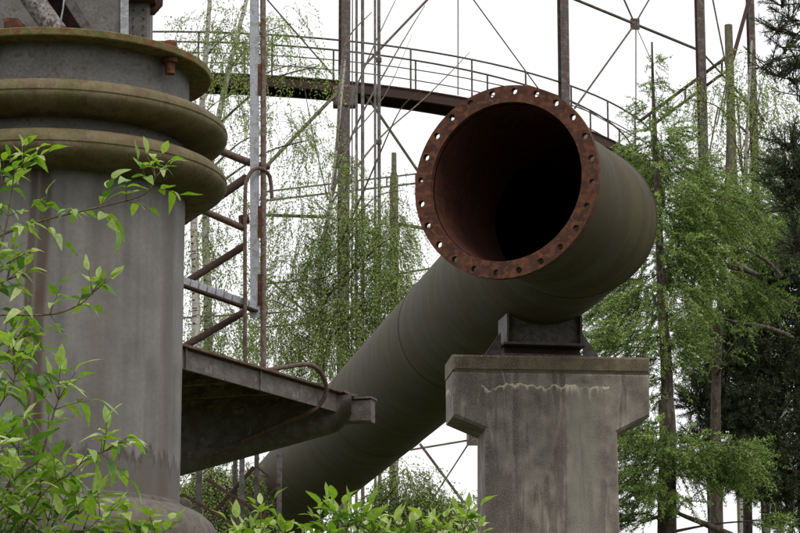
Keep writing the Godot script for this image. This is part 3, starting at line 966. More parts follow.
# ------------------------------------------------------------------ gasholder guide frame
func ring_pt(a: float, r: float, y: float) -> Vector3:
	return Vector3(-6.0 + sin(a) * r, y, -74.4 + cos(a) * r)
func guide_frame() -> void:
	var o := thing("gasholder_frame", "tall gasholder guide frame with curved railed walkway behind the pipe", "steel frame", Vector3(-6, 0, -74.4))
	var I := [[0, 0.10, 0.24, 0.03], [0, -0.10, 0.24, 0.03], [0, 0, 0.03, 0.18]]
	for t in [[Vector3(-1.42, 19.5, -60.987), 0.0], [Vector3(4.422, 19.5, -64.688), 0.0]]:
		var q: Vector3 = t[0]
		var b := MB.new()
		b.section(Vector3(q.x, -0.2, q.z - 0.2), Vector3(q.x, 31, q.z - 0.2), I, Vector3(0.4, 0, 1))
		var cl := part(o, "column", b, M.far)
		b = MB.new()
		b.bar(q + Vector3(-0.28, -0.42, -0.2), q + Vector3(0.28, -0.42, -0.2), 0.3, 0.55)
		part(cl, "gusset", b, M.far)
	# walkway: edge beam, floor, railings on both edges
	var y0 := 19.35
	var a0 := -0.2
	var a1 := 1.75
	var n := 44
	for e in 2:
		var r := 14.0 - 0.85 * e
		var pts := []
		for k in n + 1: pts.append(ring_pt(lerpf(a0, a1, float(k) / n), r, y0))
		for s in 4:
			var b := MB.new()
			for k in range(s * 11, s * 11 + 11): b.section(pts[k], pts[k + 1], [[0, 0, 0.03, 0.26], [0, 0.13, 0.10, 0.03], [0, -0.13, 0.10, 0.03]])
			part(o, "ring_beam", b, M.rustdark)
		for hh in [0.58, 1.12]:
			var b := MB.new()
			var rp := []
			for q in pts: rp.append(q + Vector3.UP * (hh + 0.1))
			b.tube(rp, [0.026 if hh > 1 else 0.016], 6)
			part(o, "handrail" if hh > 1 else "mid_rail", b, M.far)
		for k in range(0, n + 1, 3 - e):
			if e == 1 and k % 4 != 0: continue
			var b := MB.new()
			b.bar(pts[k] + Vector3.UP * 0.1, pts[k] + Vector3.UP * 1.22, 0.05, 0.05)
			part(o, "railing_post", b, M.far)
	for s in 4:
		var b := MB.new()
		for k in range(s * 11, s * 11 + 11):
			var f0 := lerpf(a0, a1, float(k) / n)
			var f1 := lerpf(a0, a1, float(k + 1) / n)
			b.loft([ring_pt(f0, 14.0, y0 + 0.147), ring_pt(f1, 14.0, y0 + 0.147), ring_pt(f1, 13.15, y0 + 0.147), ring_pt(f0, 13.15, y0 + 0.147)], [ring_pt(f0, 14.0, y0 + 0.165), ring_pt(f1, 14.0, y0 + 0.165), ring_pt(f1, 13.15, y0 + 0.165), ring_pt(f0, 13.15, y0 + 0.165)])
		part(o, "walkway_floor", b, M.rustdark)
	# cross bracing round the two columns
	for t in [
		[Vector3(-1.573, 19.19, -61.1), Vector3(-3.58, 16.641, -59.9), 0.12, 1], [Vector3(-0.919, 19.306, -61.5), Vector3(0.825, 16.947, -62.6), 0.10, 1],
		[Vector3(-1.728, 19.665, -61.1), Vector3(-3.78, 21.833, -60.1), 0.055, 0], [Vector3(-0.921, 19.996, -61.5), Vector3(1.321, 22.92, -63), 0.085, 0],
		[Vector3(1.526, 22.466, -62.8), Vector3(1.512, 19.599, -62.8), 0.05, 0], [Vector3(1.847, 22.394, -63), Vector3(3.709, 20.338, -64.7), 0.045, 0],
		[Vector3(3.791, 23.206, -64.6), Vector3(6.596, 22.928, -67.2), 0.09, 0], [Vector3(6.596, 22.928, -67.2), Vector3(8.655, 22.689, -69), 0.09, 0], [Vector3(6.596, 22.928, -67.2), Vector3(4.746, 19.978, -65.4), 0.08, 0],
		[Vector3(6.596, 22.928, -67.2), Vector3(7.251, 24.12, -67.6), 0.07, 0], [Vector3(6.596, 22.928, -67.2), Vector3(6.103, 23.912, -66.8), 0.07, 0], [Vector3(6.624, 22.928, -67.2), Vector3(6.57, 20.195, -67.2), 0.05, 0],
		[Vector3(6.596, 22.928, -67.2), Vector3(7.156, 21.851, -67.7), 0.03, 0], [Vector3(8.627, 22.719, -69), Vector3(10.657, 20.987, -70.5), 0.07, 0],
		[Vector3(-3.624, 16.433, -63), Vector3(-1.812, 16.379, -63), 0.11, 1], [Vector3(-0.052, 16.193, -63), Vector3(1.05, 16.236, -64), 0.11, 1], [Vector3(-3.921, 14.789, -64), Vector3(-2.04, 14.949, -64), 0.06, 1], [Vector3(-0.523, 15.002, -64), Vector3(1.178, 15.297, -64), 0.07, 1],
		[Vector3(-3.399, 14.922, -64), Vector3(-1.953, 13.592, -64), 0.09, 1], [Vector3(-3.341, 14.389, -64), Vector3(-2.608, 14.07, -64), 0.05, 0],
		[Vector3(0.242, 9.894, -60), Vector3(1.693, 10.137, -60), 0.07, 1], [Vector3(0.484, 10.04, -60), Vector3(1.54, 8.61, -60), 0.10, 0], [Vector3(1.671, 10.078, -60.1), Vector3(0.771, 8.694, -60.1), 0.06, 0], [Vector3(0.77, 8.538, -60), Vector3(1.683, 8.538, -60), 0.10, 0]]:
		var b := MB.new()
		b.bar(t[0], t[1], t[2] * 0.6, t[2], Vector3(0, 0, 1))
		part(o, "brace", b, M.mossy if t[3] == 1 else M.far)
	for q in [Vector3(6.587, 22.896, -67.1), Vector3(1.738, 10.147, -59.9)]:
		var b := MB.new()
		b.bar(q - Vector3.UP * 0.16, q + Vector3.UP * 0.16, 0.05, 0.26, Vector3(1, 0, 0))
		part(o, "node_plate", b, M.far)
	# lower ring with its rail, at the back
	for t in [[Vector3(-4.431, 20.723, -78), Vector3(1.158, 21.401, -78), 0.05], [Vector3(-4.428, 20.425, -78), Vector3(1.157, 21.086, -78), 0.06], [Vector3(-4.272, 14.775, -70), Vector3(-1.995, 14.949, -70), 0.05], [Vector3(-6.451, 15.449, -72), Vector3(-3.227, 15.629, -72), 0.05], [Vector3(5.313, 24.494, -80), Vector3(7.939, 22.983, -80), 0.03]]:
		var b := MB.new()
		b.bar(t[0], t[1], t[2], t[2])
		part(o, "rear_rail", b, M.farlight)
	for k in 6:
		var b := MB.new()
		var p0: Vector3 = (Vector3(-4.428, 20.425, -78)).lerp(Vector3(1.157, 21.086, -78), (k + 0.3) / 6.0)
		b.bar(p0, p0 + Vector3.UP * 0.3, 0.05, 0.05)
		part(o, "rear_rail_post", b, M.farlight)
	# slender guide pipes hanging down the frame
	for t in [[Vector3(-1.057, 20.922, -58), Vector3(-0.991, 12.468, -58), 0.065], [Vector3(-0.911, 20.922, -58), Vector3(-0.838, 12.468, -58), 0.085], [Vector3(-0.608, 20.922, -58), Vector3(-0.549, 15.623, -58), 0.06], [Vector3(-0.519, 21.055, -58.4), Vector3(-0.44, 12.543, -58.4), 0.085], [Vector3(-1.162, 21.055, -58.4), Vector3(-1.131, 19.221, -58.4), 0.03]]:
		var b := MB.new()
		b.tube([t[0], Vector3(t[1].x, 0.0, t[1].z)], [t[2] * 0.5], 8)
		part(o, "guide_pipe", b, M.farlight)
	for q in [Vector3(-0.529, 17.107, -58.2), Vector3(-0.533, 19.161, -58.2)]:
		var b := MB.new()
		b.bar(q - Vector3.RIGHT * 0.09, q + Vector3.RIGHT * 0.09, 0.06, 0.12)
		part(o, "pipe_clamp", b, M.far)

func frame_mast() -> void:
	var o := thing("lattice_mast", "rusty steel mast frame with sloping truss rising above the larches", "steel frame", Vector3(6.9, 1.6, -56))
	for t in [[Vector3(7.018, 20.329, -56), 0.19], [Vector3(8.35, 20.664, -57), 0.15]]:
		var q: Vector3 = t[0]
		var b := MB.new()
		b.section(Vector3(q.x, -0.2, q.z), q, [[0, 0.07, t[1], 0.025], [0, -0.07, t[1], 0.025], [0, 0, 0.03, 0.12]], Vector3(0.3, 0, 1))
		part(o, "column", b, M.far)
	for t in [[Vector3(5.766, 17.575, -58), Vector3(7.559, 18.418, -55.5), 0.09], [Vector3(5.881, 17.326, -58), Vector3(7.597, 18.13, -55.5), 0.08], [Vector3(7.53, 17.836, -55.4), Vector3(8.347, 20.406, -56.6), 0.13], [Vector3(7.244, 20.073, -55.6), Vector3(7.556, 17.932, -55.4), 0.05], [Vector3(7.609, 18.172, -55.4), Vector3(7.271, 16.764, -55.4), 0.045], [Vector3(7.556, 17.932, -55.4), Vector3(7.386, 16.764, -55.4), 0.04],
		[Vector3(7.332, 17.224, -55.6), Vector3(7.095, 16.105, -55.6), 0.05], [Vector3(7.834, 17.626, -56), Vector3(7.932, 15.377, -56), 0.05], [Vector3(8.396, 17.814, -57), Vector3(8.761, 16.592, -57), 0.04], [Vector3(7.913, 16.329, -56), Vector3(8.292, 17.409, -56), 0.05], [Vector3(7.982, 16.329, -56), Vector3(7.902, 15.139, -56), 0.05]]:
		var b := MB.new()
		b.bar(t[0], t[1], t[2] * 0.7, t[2], Vector3(0, 0, 1))
		part(o, "truss_member", b, M.far if t[2] < 0.1 else M.rustdark)
	for k in 5:
		var f := k / 4.0
		var b := MB.new()
		b.bar((Vector3(5.989, 17.693, -57.8)).lerp(Vector3(7.468, 18.382, -55.7), f), (Vector3(5.982, 17.371, -57.8)).lerp(Vector3(7.459, 18.069, -55.7), f), 0.05, 0.05, Vector3(0, 0, 1))
		part(o, "truss_post", b, M.far)
	for t in [["timber_post", "mossy wooden post with flat cut top between the two mast columns", Vector3(7.409, 18.715, -54), 0.101], ["timber_post", "mossy broad-shouldered post standing left of the pipe mouth among birches", Vector3(-0.129, 15.211, -52), 0.07]]:
		var q: Vector3 = t[2]
		var w := thing(t[0], t[1], "post", Vector3(q.x, 0, q.z))
		var b := MB.new()
		if t[3] > 0.1:
			b.tube([q, q - Vector3.UP * 1.5, Vector3(q.x, 0, q.z)], [t[3] * 0.9, t[3], t[3] * 1.3], 10)
		else:
			b.tube([q, q - Vector3.UP * 0.42, q - Vector3.UP * 0.55, q - Vector3.UP * 0.72, Vector3(q.x, 0, q.z)], [t[3] * 0.8, t[3] * 0.85, t[3] * 1.35, t[3] * 1.4, t[3] * 1.5], 10)
		part(w, "shaft", b, M.mossy)

# ------------------------------------------------------------------ trees
func rv(r: RandomNumberGenerator) -> Vector3:
	return Vector3(r.randf_range(-1, 1), r.randf_range(-1, 1), r.randf_range(-1, 1))
func in_ball(r: RandomNumberGenerator) -> Vector3:
	var q := rv(r)
	while q.length() > 1.0: q = rv(r)
	return q
func tree(kind: String, called: String, label: String, group: String, stems: Array, blobs: Array, limbs: Array, seed_: int, dens := 1.0) -> void:
	var r := RandomNumberGenerator.new()
	r.seed = seed_
	var foot: Vector3 = stems[0][0][0]
	var o := thing(called, label, "tree", foot, group)
	var bark: Material = M.birch if kind == "birch" else M.bark
	var all := []
	for s in stems:
		var pts := curve(s[0], 5)
		var rad := []
		for k in pts.size():
			var f := float(k) / (pts.size() - 1)
			rad.append(lerpf(s[1], s[2], clampf((pts[k].y - s[0][0].y) / maxf(0.1, pts[pts.size() - 1].y - s[0][0].y), 0.0, 1.0)))
			all.append(pts[k])
		var b := MB.new()
		b.tube(pts, rad, 10, true, 1.0)
		part(o, "trunk", b, bark)
	for l in limbs:
		var b := MB.new()
		var pts := curve(l[0], 4)
		var rad := []
		for k in pts.size(): rad.append(lerpf(l[1], l[1] * 0.25, float(k) / (pts.size() - 1)))
		b.tube(pts, rad, 6)
		part(o, "bare_branch", b, M.deadwood if l[2] == 1 else M.bark)
	var cr := MB.new()
	for bl in blobs:
		var c: Vector3 = bl[0]
		var R: Vector3 = bl[1]
		# limb from the trunk to this clump
		var best: Vector3 = all[0]
		var bd := 1e9
		for q in all:
			var rise := 0.6 if kind == "birch" else 0.15
			var dd: float = absf(q.y - (c.y - rise * Vector2(q.x - c.x, q.z - c.z).length()))
			if dd < bd: bd = dd; best = q
		if best.distance_to(c) > 0.25:
			var mid := best.lerp(c, 0.5) + Vector3.UP * (0.12 * best.distance_to(c) * (1.0 if kind == "birch" else 0.4)) + rv(r) * 0.08
			var b := MB.new()
			var lr := 0.012 + 0.008 * best.distance_to(c)
			b.tube(curve([best, mid, c], 5), [lr, lr * 0.9, lr * 0.8, lr * 0.7, lr * 0.6, lr * 0.55, lr * 0.5, lr * 0.45, lr * 0.4, lr * 0.35, lr * 0.25], 6)
			part(o, "limb", b, M.bark)
		var nt := int(bl[2] * dens * (3.1 if kind == "birch" else 2.5 if kind == "larch" else 1.8))
		for k in nt:
			var st := c + in_ball(r) * R * (Vector3(1.3, 0.85, 1.3) if kind == "larch" else Vector3.ONE)
			if kind == "birch": birch_twig(cr, r, st, c)
			elif kind == "larch": larch_twig(cr, r, st, c, best, clampf(R.x * 2.2, 0.3, 1.0))
			else: pine_tuft(cr, r, st, c)
	part(o, "crown", cr, M.leaf if kind == "birch" else M.needle if kind == "larch" else M.darkneedle)

func birch_twig(m: MB, r: RandomNumberGenerator, st: Vector3, c: Vector3) -> void:
	var L := r.randf_range(0.35, 0.95)
	var d := (Vector3(st.x - c.x, 0, st.z - c.z).normalized() * 0.6 + rv(r) * 0.5).normalized()
	var q := st
	var step := 0.075
	var n := int(L / step)
	m.col = Color(0.045, 0.034, 0.024)
	var path := [q]
	for k in n:
		d = (d + Vector3(0, -0.28, 0) + rv(r) * 0.16).normalized()
		q += d * step
		path.append(q)
	if path.size() > 2: m.tube([path[0], path[path.size() / 2], path[path.size() - 1]], [0.0045, 0.0025], 3, false)
	var tone := r.randf_range(0.75, 1.25)
	for k in range(1, path.size()):
		for j in 2:
			if r.randf() < 0.12: continue
			var ld := (rv(r) * 0.8 + Vector3(0, -0.75, 0)).normalized()
			var sd := ld.cross(rv(r)).normalized()
			var t := tone * r.randf_range(0.75, 1.25)
			m.col = Color(0.36 * t, 0.42 * t, 0.17 * t)
			m.leaf(path[k] + rv(r) * 0.02, ld, sd, r.randf_range(0.032, 0.054), r.randf_range(0.02, 0.033))

func larch_twig(m: MB, r: RandomNumberGenerator, st: Vector3, c: Vector3, trunk: Vector3, big := 1.0) -> void:
	var out := Vector3(st.x - trunk.x, 0, st.z - trunk.z).normalized()
	var d := (out * 0.8 + rv(r) * 0.5 + Vector3(0, -0.1, 0)).normalized()
	var L := r.randf_range(0.25, 0.7) * big
	var q := st
	var step := 0.034
	var tone := r.randf_range(0.5, 1.35)
	var n := int(L / step)
	m.col = Color(0.05, 0.038, 0.025)
	var e := q
	var path := [q]
	for k in n:
		d = (d + Vector3(0, -0.05, 0) + rv(r) * 0.09).normalized()
		q += d * step
		path.append(q)
	m.tube([path[0], path[path.size() / 2], path[path.size() - 1]], [0.005, 0.003], 3, false)
	for k in range(1, path.size()):
		for j in 5:
			var nd := (rv(r) + d * 0.35 + Vector3(0, 0.1, 0)).normalized()
			var sd := nd.cross(rv(r)).normalized()
			var t := tone * r.randf_range(0.7, 1.3)
			m.col = Color(0.30 * t, 0.395 * t, 0.125 * t)
			m.leaf(path[k], nd, sd, r.randf_range(0.03, 0.052), 0.009)

func pine_tuft(m: MB, r: RandomNumberGenerator, st: Vector3, c: Vector3) -> void:
	var d := ((st - c).normalized() + Vector3(0, 0.5, 0) + rv(r) * 0.5).normalized()
	var L := r.randf_range(0.12, 0.26)
	m.col = Color(0.04, 0.03, 0.022)
	m.tube([st - d * 0.1, st + d * L], [0.008, 0.004], 4, false)
	var tone := r.randf_range(0.6, 1.3)
	for k in 46:
		var q := st + d * L * r.randf()
		var nd := (rv(r) * 1.1 + d * 0.8).normalized()
		var sd := nd.cross(rv(r)).normalized()
		var t := tone * r.randf_range(0.7, 1.3)
		m.col = Color(0.075 * t, 0.100 * t, 0.048 * t)
		m.leaf(q, nd, sd, r.randf_range(0.055, 0.095), 0.0075)

func trees() -> void:
	# birches behind the column and post
	tree("birch", "birch_tree", "white-stemmed birch seen through the railing gap right of the steel column", "birches behind the column",
		[[[Vector3(-3.325, 0.022, -42), Vector3(-3.486, 9.47, -42), Vector3(-3.555, 11.488, -42), Vector3(-3.436, 13.728, -42), Vector3(-3.258, 16.853, -42)], 0.13, 0.03]],
		[[Vector3(-3.415, 14.546, -42), Vector3(0.61, 0.78, 0.62), 42], [Vector3(-2.91, 14.978, -42.5), Vector3(0.53, 0.70, 0.56), 40], [Vector3(-2.999, 13.637, -42), Vector3(0.48, 0.62, 0.50), 30], [Vector3(-3.569, 10.98, -42.5), Vector3(0.49, 0.79, 0.63), 40], [Vector3(-3.203, 9.828, -42.5), Vector3(0.49, 0.53, 0.42), 40], [Vector3(-2.992, 10.91, -43), Vector3(0.39, 0.71, 0.57), 30], [Vector3(-3.382, 12.557, -42), Vector3(0.42, 0.59, 0.47), 18]], [], 11)
	tree("birch", "birch_tree", "second birch stem standing just right of the first in the railing gap", "birches behind the column",
		[[[Vector3(-3.187, -0.015, -43), Vector3(-3.356, 9.48, -43), Vector3(-3.427, 11.724, -43), Vector3(-3.213, 13.974, -43.5), Vector3(-2.555, 17.189, -44)], 0.14, 0.03]],
		[[Vector3(-2.529, 14.971, -44), Vector3(0.51, 0.73, 0.58), 26], [Vector3(-2.113, 15.546, -44), Vector3(0.47, 0.54, 0.44), 24], [Vector3(-1.905, 14.8, -44), Vector3(0.33, 0.18, 0.26), 8], [Vector3(-2.276, 13.549, -44), Vector3(0.62, 0.65, 0.52), 34], [Vector3(-1.638, 13.361, -44), Vector3(0.44, 0.73, 0.58), 26], [Vector3(-3.094, 11.905, -43), Vector3(0.46, 0.53, 0.43), 22], [Vector3(-3.008, 9.569, -43), Vector3(0.43, 0.46, 0.37), 34], [Vector3(-3.493, 9.302, -43), Vector3(0.32, 0.35, 0.28), 20], [Vector3(-1.465, 14.762, -44), Vector3(0.16, 0.11, 0.13), 6]], [], 12)
	tree("birch", "birch_tree", "leafy birch with fan of pale bare branches left of the pipe mouth", "birches behind the pipe",
		[[[Vector3(-1.464, -0.128, -46), Vector3(-1.486, 8.52, -46), Vector3(-1.461, 10.41, -46), Vector3(-1.524, 11.367, -46), Vector3(-1.306, 12.722, -46), Vector3(-1.188, 14.174, -46.3), Vector3(-1.065, 15.63, -46.5)], 0.12, 0.02], [[Vector3(-1.472, 9.272, -46), Vector3(-1.127, 10.984, -46), Vector3(-0.908, 12.527, -46), Vector3(-0.836, 13.699, -46)], 0.05, 0.012]],
		[[Vector3(-1.887, 12.043, -46), Vector3(0.68, 0.76, 0.61), 42], [Vector3(-0.944, 12.236, -46), Vector3(0.49, 0.64, 0.52), 62], [Vector3(-1.091, 11.406, -46), Vector3(0.64, 0.68, 0.55), 75], [Vector3(-1.875, 10.696, -46), Vector3(0.76, 0.64, 0.61), 70], [Vector3(-1.019, 10.314, -45.5), Vector3(0.75, 0.56, 0.60), 85], [Vector3(-0.281, 10.792, -46), Vector3(0.45, 0.64, 0.52), 55], [Vector3(-0.075, 11.753, -46), Vector3(0.38, 0.76, 0.61), 40], [Vector3(-2.312, 9.938, -45.5), Vector3(0.56, 0.45, 0.45), 50], [Vector3(-1.056, 13.593, -46.5), Vector3(0.17, 0.27, 0.21), 16], [Vector3(-1.988, 12.819, -46), Vector3(0.57, 0.49, 0.45), 16], [Vector3(-0.302, 12.43, -46), Vector3(0.42, 0.45, 0.36), 18], [Vector3(0.095, 12.916, -46), Vector3(0.34, 0.57, 0.45), 8], [Vector3(-0.074, 11.816, -45), Vector3(0.22, 0.48, 0.39), 20], [Vector3(-0.055, 10.873, -45), Vector3(0.26, 0.44, 0.36), 24], [Vector3(-1.37, 9.568, -45), Vector3(0.74, 0.44, 0.59), 60], [Vector3(-2.162, 11.271, -46), Vector3(0.49, 0.45, 0.39), 24]],
		[[[Vector3(-1.38, 12.43, -46), Vector3(-0.913, 13.994, -46), Vector3(-0.153, 15.48, -46), Vector3(0.481, 16.581, -46)], 0.03, 1], [[Vector3(-1.324, 12.624, -46), Vector3(-0.423, 14.029, -46.5), Vector3(0.488, 15.01, -47), Vector3(1.371, 15.944, -47)], 0.026, 1], [[Vector3(-1.269, 12.916, -46), Vector3(-1.039, 14.179, -45.6), Vector3(-0.53, 15.495, -45.4), Vector3(-0.038, 16.585, -45.4)], 0.028, 1], [[Vector3(-1.197, 13.699, -46), Vector3(-1.129, 15.28, -46), Vector3(-0.998, 15.919, -46), Vector3(-0.539, 16.441, -46)], 0.034, 1],
		[[Vector3(-0.913, 13.994, -46), Vector3(-0.286, 14.784, -46), Vector3(0.23, 15.979, -46)], 0.016, 1], [[Vector3(-1.168, 11.753, -46), Vector3(-0.475, 13.405, -46), Vector3(0, 14.487, -46), Vector3(0.382, 14.843, -46)], 0.024, 0], [[Vector3(-1.407, 10.792, -46), Vector3(-0.941, 11.367, -46), Vector3(-0.528, 11.849, -46)], 0.03, 0], [[Vector3(-1.362, 12.722, -46), Vector3(-1.675, 14.092, -46), Vector3(-1.915, 15.48, -46), Vector3(-1.997, 16.079, -46)], 0.014, 0]], 13, 1.6)
	tree("birch", "birch_tree", "bushy young birch filling the gap between pipe underside and pier", "birches behind the pipe",
		[[[Vector3(-0.031, 0.097, -40), Vector3(-0.048, 6.001, -40), Vector3(-0.064, 6.886, -40), Vector3(-0.032, 7.454, -40)], 0.07, 0.02]],
		[[Vector3(0.08, 6.483, -40), Vector3(0.43, 0.43, 0.34), 85], [Vector3(0.513, 6.129, -40), Vector3(0.40, 0.36, 0.32), 75], [Vector3(-0.24, 6.129, -40), Vector3(0.40, 0.40, 0.32), 60], [Vector3(0.892, 6.056, -40.5), Vector3(0.27, 0.27, 0.21), 40], [Vector3(0.158, 5.819, -39.5), Vector3(0.65, 0.26, 0.52), 70], [Vector3(1.151, 6.44, -41), Vector3(0.17, 0.20, 0.16), 10]], [], 14, 1.25)
	tree("birch", "birch_tree", "dense green birch seen low through the trestle under the platform", "birches behind the pipe",
		[[[Vector3(-3.008, 0.173, -38), Vector3(-3.073, 5.781, -38), Vector3(-3.033, 7.007, -38)], 0.08, 0.03]],
		[[Vector3(-2.974, 6.239, -38), Vector3(0.41, 0.38, 0.33), 75], [Vector3(-2.629, 6.455, -38.5), Vector3(0.38, 0.38, 0.30), 70], [Vector3(-2.815, 5.781, -38), Vector3(0.47, 0.31, 0.38), 70], [Vector3(-3.198, 5.933, -38), Vector3(0.31, 0.38, 0.30), 50]], [], 15, 1.3)
	tree("birch", "birch_tree", "thin sparse birch spreading in front of the mast frame at upper right", "birches at the right",
		[[[Vector3(5.839, -0.053, -44), Vector3(6.174, 10.392, -44), Vector3(6.284, 12.985, -44), Vector3(6.46, 15.258, -44)], 0.09, 0.02]],
		[[Vector3(6.427, 14.116, -44), Vector3(0.44, 0.62, 0.49), 34], [Vector3(5.754, 14.211, -44), Vector3(0.44, 0.54, 0.44), 26], [Vector3(6.918, 14.067, -44.5), Vector3(0.37, 0.62, 0.50), 30], [Vector3(5.295, 14.116, -44), Vector3(0.22, 0.44, 0.35), 10], [Vector3(6.902, 12.985, -44), Vector3(0.33, 0.36, 0.29), 24], [Vector3(6.09, 13.173, -44), Vector3(0.62, 0.44, 0.49), 30], [Vector3(5.41, 12.892, -44), Vector3(0.40, 0.44, 0.35), 24], [Vector3(6.717, 12.892, -44), Vector3(0.40, 0.40, 0.32), 22], [Vector3(6.375, 14.838, -44), Vector3(0.25, 0.33, 0.26), 10]],
		[[[Vector3(6.25, 12.424, -44), Vector3(6.144, 13.173, -44), Vector3(5.973, 13.549, -44)], 0.02, 0], [[Vector3(6.282, 12.892, -44), Vector3(6.512, 13.927, -44), Vector3(6.742, 14.876, -44)], 0.016, 0]], 16)
	# larches
	tree("larch", "larch_tree", "pointed light green larch rising just right of the pipe end", "larches at the right",
		[[[Vector3(3.115, 0.248, -30), Vector3(3.243, 5.991, -30), Vector3(3.206, 7.595, -30), Vector3(3.17, 9.363, -30), Vector3(3.154, 10.327, -30), Vector3(3.153, 10.886, -30)], 0.17, 0.012]],
		[[Vector3(3.16, 10.626, -30), Vector3(0.06, 0.17, 0.14), 6], [Vector3(3.166, 10.315, -30), Vector3(0.12, 0.15, 0.12), 12], [Vector3(3.134, 10.004, -30), Vector3(0.21, 0.17, 0.17), 20], [Vector3(3.227, 9.696, -30), Vector3(0.30, 0.17, 0.24), 32], [Vector3(3.094, 9.517, -30.2), Vector3(0.30, 0.17, 0.24), 32], [Vector3(3.391, 9.273, -30), Vector3(0.37, 0.20, 0.30), 40], [Vector3(3.081, 9.182, -30.4), Vector3(0.23, 0.18, 0.18), 24], [Vector3(3.581, 8.917, -30), Vector3(0.44, 0.22, 0.36), 50], [Vector3(3.266, 8.663, -30), Vector3(0.40, 0.22, 0.32), 50], [Vector3(3.756, 8.652, -30.5), Vector3(0.43, 0.25, 0.34), 60], [Vector3(3.342, 8.221, -30), Vector3(0.42, 0.25, 0.34), 66], [Vector3(2.989, 7.885, -30.5), Vector3(0.33, 0.25, 0.26), 46], [Vector3(2.718, 7.562, -30.6), Vector3(0.30, 0.23, 0.24), 44], [Vector3(3.181, 7.595, -30), Vector3(0.42, 0.25, 0.34), 60], [Vector3(2.928, 7.159, -30), Vector3(0.44, 0.25, 0.36), 66], [Vector3(2.595, 7.171, -30.4), Vector3(0.23, 0.18, 0.18), 26], [Vector3(3.603, 7.992, -30.4), Vector3(0.38, 0.25, 0.30), 48], [Vector3(3.1, 6.665, -30), Vector3(0.22, 0.27, 0.22), 34], [Vector3(3.363, 6.974, -30), Vector3(0.25, 0.32, 0.26), 40]], [], 21, 1.15)
	tree("larch", "larch_tree", "broad larch with dark dead boughs in front of the pine", "larches at the right",
		[[[Vector3(4.065, 0.112, -33), Vector3(4.185, 5.098, -33), Vector3(4.217, 6.833, -33), Vector3(4.341, 8.469, -33), Vector3(4.447, 9.858, -33), Vector3(4.48, 10.562, -33)], 0.15, 0.02]],
		[[Vector3(4.484, 9.718, -33), Vector3(0.41, 0.30, 0.33), 54], [Vector3(4.813, 9.369, -33), Vector3(0.41, 0.33, 0.33), 54], [Vector3(4.311, 9.369, -33), Vector3(0.41, 0.27, 0.33), 50], [Vector3(4.625, 8.953, -33), Vector3(0.49, 0.30, 0.39), 60], [Vector3(5.033, 9.022, -33), Vector3(0.30, 0.27, 0.24), 34], [Vector3(5.057, 8.999, -32), Vector3(0.24, 0.21, 0.19), 18], [Vector3(4.351, 7.409, -31), Vector3(0.20, 0.10, 0.16), 8], [Vector3(4.119, 8.745, -33), Vector3(0.33, 0.27, 0.26), 40], [Vector3(4.42, 8.4, -33), Vector3(0.35, 0.27, 0.28), 40], [Vector3(4.032, 7.948, -33), Vector3(0.33, 0.22, 0.26), 34], [Vector3(4.781, 8.254, -33.3), Vector3(0.36, 0.25, 0.29), 34], [Vector3(4.088, 7.511, -33), Vector3(0.27, 0.22, 0.22), 26]],
		[[[Vector3(4.536, 8.118, -31), Vector3(4.285, 8.208, -31), Vector3(4.008, 8.273, -31), Vector3(3.678, 8.273, -31), Vector3(3.323, 8.247, -31)], 0.035, 0], [[Vector3(4.461, 8.157, -31), Vector3(4.083, 8.234, -31), Vector3(3.808, 8.39, -31), Vector3(3.327, 8.442, -31)], 0.024, 0], [[Vector3(4.918, 8.196, -31.5), Vector3(4.718, 8.42, -31.5), Vector3(4.325, 8.645, -31.5), Vector3(4.033, 8.844, -31.5), Vector3(3.886, 9.149, -31.5)], 0.03, 0], [[Vector3(4.916, 7.332, -31), Vector3(4.604, 7.447, -31), Vector3(4.228, 7.512, -31), Vector3(3.852, 7.627, -31), Vector3(3.566, 7.795, -31)], 0.036, 0], [[Vector3(4.499, 8.131, -31), Vector3(4.337, 8.234, -31), Vector3(4.224, 8.286, -31)], 0.03, 1], [[Vector3(3.952, 8.079, -31), Vector3(3.833, 7.872, -31), Vector3(3.668, 7.846, -31)], 0.014, 1]], 22, 1.15)
	tree("larch", "larch_tree", "low larch boughs hanging right of the concrete pier", "larches at the right",
		[[[Vector3(2.855, 0.36, -27.5), Vector3(2.936, 4.482, -27.5), Vector3(2.971, 5.513, -27.5), Vector3(2.958, 5.961, -27.5)], 0.16, 0.09]],
		[[Vector3(2.661, 5.569, -27.5), Vector3(0.29, 0.23, 0.24), 58], [Vector3(2.99, 5.352, -27.3), Vector3(0.38, 0.25, 0.31), 76], [Vector3(3.374, 5.268, -27.5), Vector3(0.39, 0.23, 0.31), 66], [Vector3(2.622, 5.03, -27.2), Vector3(0.27, 0.20, 0.22), 50], [Vector3(2.511, 4.681, -27.5), Vector3(0.20, 0.20, 0.16), 36], [Vector3(2.815, 4.787, -27), Vector3(0.27, 0.18, 0.21), 40], [Vector3(3.609, 5.31, -27), Vector3(0.24, 0.14, 0.20), 28], [Vector3(2.808, 6.041, -28), Vector3(0.18, 0.16, 0.15), 22], [Vector3(4.148, 4.68, -28), Vector3(0.21, 0.12, 0.17), 14]],
		[[[Vector3(3.584, 4.398, -27), Vector3(3.296, 4.527, -27), Vector3(3.028, 4.635, -27), Vector3(2.922, 4.779, -27.4)], 0.045, 0], [[Vector3(2.623, 4.582, -27.3), Vector3(2.843, 4.647, -27.3), Vector3(2.953, 4.736, -27.5)], 0.03, 0], [[Vector3(2.33, 4.834, -27.4), Vector3(2.644, 5.166, -27.4), Vector3(2.956, 5.346, -27.5)], 0.025, 0]], 23, 1.2)
	var r2 := [[Vector3(4.435, -0.023, -36), Vector3(4.655, 8.794, -36)], [Vector3(5.002, -0.068, -37), Vector3(5.267, 8.994, -37)]]
